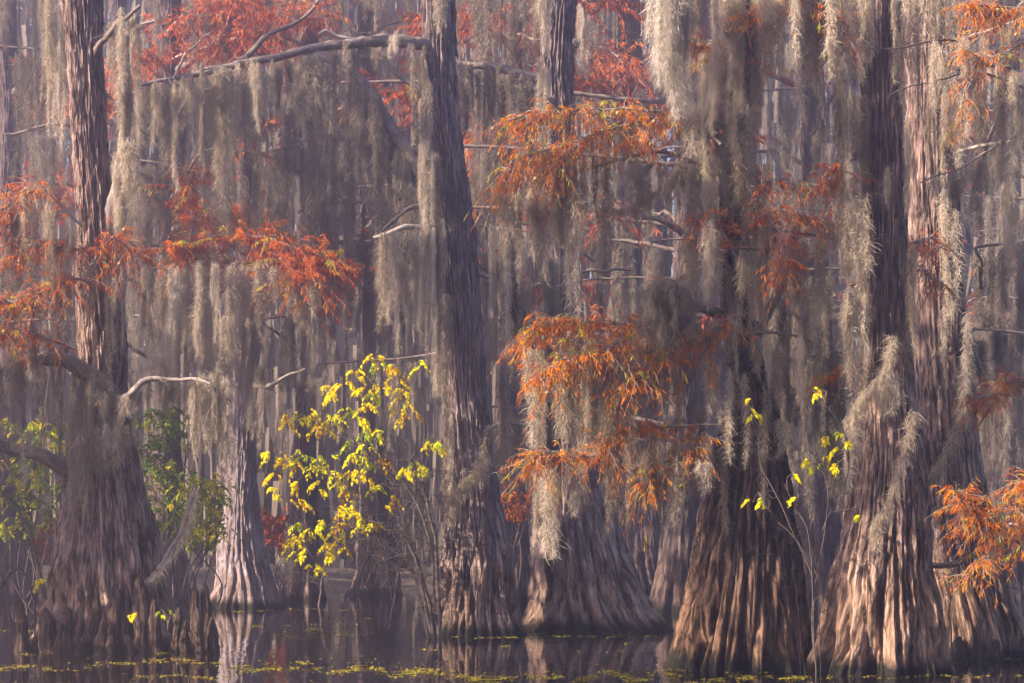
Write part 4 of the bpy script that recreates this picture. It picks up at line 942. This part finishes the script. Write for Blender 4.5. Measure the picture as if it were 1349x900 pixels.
for j in range(8):
    t = a + j * np.pi / 4; V.append(np.stack([x + s * np.cos(t), D_ + s * 1.2 * np.sin(t), np.full(K, .005) + g.uniform(0, .008, K)], -1))
V = np.stack(V, 1).reshape(-1, 3); bI = np.arange(K)[:, None] * 8
F_ = np.concatenate([bI + np.array([0, 1, 2, 3]), bI + np.array([0, 3, 4, 7]), bI + np.array([4, 5, 6, 7])], 0)
dw = link('duckweed', raw_mesh('duckweed', V, F_, WEED, tint=np.repeat(np.clip(g.normal(.45, .3, K), 0, 1), 8), smooth=False), None)
dw['kind'] = 'stuff'; dw['label'] = 'yellow green duckweed floating in streaks on the water'

# far woods: a deep band of trunks, moss and thin crowns that reads as one mass
g = np.random.default_rng(77); geos = []; n = 120
xs = g.uniform(-52, 52, n); ys = g.uniform(106, 136, n); m = 16; s = np.linspace(0, 1, m)
h = g.uniform(28, 43, n)
pp = np.stack([xs[:, None] + g.normal(0, .8, (n, 1)) * s, np.broadcast_to(ys[:, None], (n, m)), h[:, None] * s - .3], -1)
rad = g.uniform(.25, .5, (n, 1)) * (1 - .75 * s)[None] + .7 * np.exp(-s * 18)[None]
geos.append(tubes(pp, rad, 9, 3, .15)[:2])
def drape(K, zlo, zhi, ln, wd):
    i = g.integers(0, n, K); c = np.stack([xs[i] + g.normal(0, 2.2, K), ys[i] + g.normal(0, 2.0, K), g.uniform(zlo, zhi, K)], -1)
    L = g.uniform(*ln, K); Wd = g.uniform(*wd, K); a = g.uniform(-.9, .9, K)
    ex = np.stack([np.cos(a), np.sin(a), np.zeros(K)], -1) * Wd[:, None] * .5
    dn = np.stack([g.normal(0, .06, K), g.normal(0, .06, K), -np.ones(K)], -1) * L[:, None]
    V = np.stack([c - ex, c + ex, c + dn * .6 + ex * .8, c + dn * .6 - ex * .8, c + dn + ex * .12, c + dn - ex * .12], 1).reshape(-1, 3)
    b = np.arange(K)[:, None] * 6
    return V, np.concatenate([b + np.array([0, 1, 2, 3]), b + np.array([3, 2, 4, 5])], 0)
geos.append(drape(30000, 4, 42, (1.5, 5.5), (.12, .38))); geos.append(drape(16000, 1, 14, (1.0, 3.0), (.2, .6)))
V, F_, _ = join([(q[0], q[1]) for q in geos])
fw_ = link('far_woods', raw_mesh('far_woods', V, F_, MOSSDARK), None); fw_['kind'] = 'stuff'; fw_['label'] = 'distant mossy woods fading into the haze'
K = 34000
c = np.stack([g.uniform(-54, 54, K), g.uniform(116, 140, K), g.uniform(0, 44, K)], -1)
d = g.normal(0, 1, (K, 3)); d[:, 2] -= .3
V, F_ = leaf_geo(c, d, g.uniform(.4, .95, K), g.uniform(.25, .6, K), g)
fl = link('far_foliage', raw_mesh('far_foliage', V, F_, RUST, tint=np.repeat(np.clip(g.normal(.5, .25, K), 0, 1), 12), smooth=False), None); fl['kind'] = 'stuff'; fl['label'] = 'rust coloured foliage of the distant woods'

# ------------------------------------------------------------------ HAZE
HAZE_DENSITY = .0065
m, nt, N, L = new_mat('haze')
out = N.new('ShaderNodeOutputMaterial'); v = N.new('ShaderNodeVolumePrincipled')
v.inputs['Color'].default_value = (.74, .65, .93, 1); v.inputs['Density'].default_value = HAZE_DENSITY; v.inputs['Anisotropy'].default_value = .72
L.new(v.outputs[0], out.inputs['Volume'])
x0, x1, y0, y1, z0, z1 = -125, 125, -12, 150, -1.3, 46
V = np.array([(x, y, z) for z in (z0, z1) for y in (y0, y1) for x in (x0, x1)], float)
hz = link('haze', raw_mesh('haze', V, np.array([(0, 2, 3, 1), (4, 5, 7, 6), (0, 1, 5, 4), (2, 6, 7, 3), (0, 4, 6, 2), (1, 3, 7, 5)]), m, smooth=False), None); hz['kind'] = 'stuff'

# ------------------------------------------------------------------ LIGHT
to_sun = Vector((-.80, -.35, .48)).normalized()
elev = math.asin(to_sun.z); az = math.atan2(to_sun.x, to_sun.y)
wd = bpy.data.worlds.new('World'); sc.world = wd; wd.use_nodes = True
nt = wd.node_tree; N, L = nt.nodes, nt.links; N.clear()
ow = N.new('ShaderNodeOutputWorld'); bg = N.new('ShaderNodeBackground'); sk = N.new('ShaderNodeTexSky')
sk.sky_type = 'NISHITA'; sk.sun_disc = False; sk.sun_elevation = elev; sk.sun_rotation = az
L.new(sk.outputs[0], bg.inputs[0]); bg.inputs[1].default_value = .075; L.new(bg.outputs[0], ow.inputs[0])
sl = bpy.data.lights.new('sun', 'SUN'); sl.energy = 5.0; sl.angle = math.radians(.5); sl.color = (1, .81, .60)
so = bpy.data.objects.new('sun', sl); C.objects.link(so); so.rotation_euler = (-to_sun).to_track_quat('-Z', 'Y').to_euler()

# ------------------------------------------------------------------ CAMERA
cd = bpy.data.cameras.new('camera'); cam = bpy.data.objects.new('camera', cd); C.objects.link(cam)
cam.location = (0, 0, CAMH); cam.rotation_euler = (math.radians(90), 0, 0)
cd.lens = 70; cd.sensor_width = 36; cd.shift_y = (HORIZ - 450) / 1349; cd.clip_end = 1000
sc.camera = cam

sc.view_settings.view_transform = 'Standard'; sc.view_settings.look = 'None'
sc.view_settings.exposure = 2.5; sc.view_settings.gamma = 1; sc.view_settings.use_curve_mapping = False
cy = sc.cycles
cy.use_denoising = True; cy.denoising_prefilter = 'NONE'; cy.use_adaptive_sampling = True; cy.adaptive_threshold = .02
cy.max_bounces = 5; cy.diffuse_bounces = 3; cy.glossy_bounces = 2; cy.transmission_bounces = 3; cy.volume_bounces = 0; cy.transparent_max_bounces = 4
cy.caustics_reflective = False; cy.caustics_refractive = False
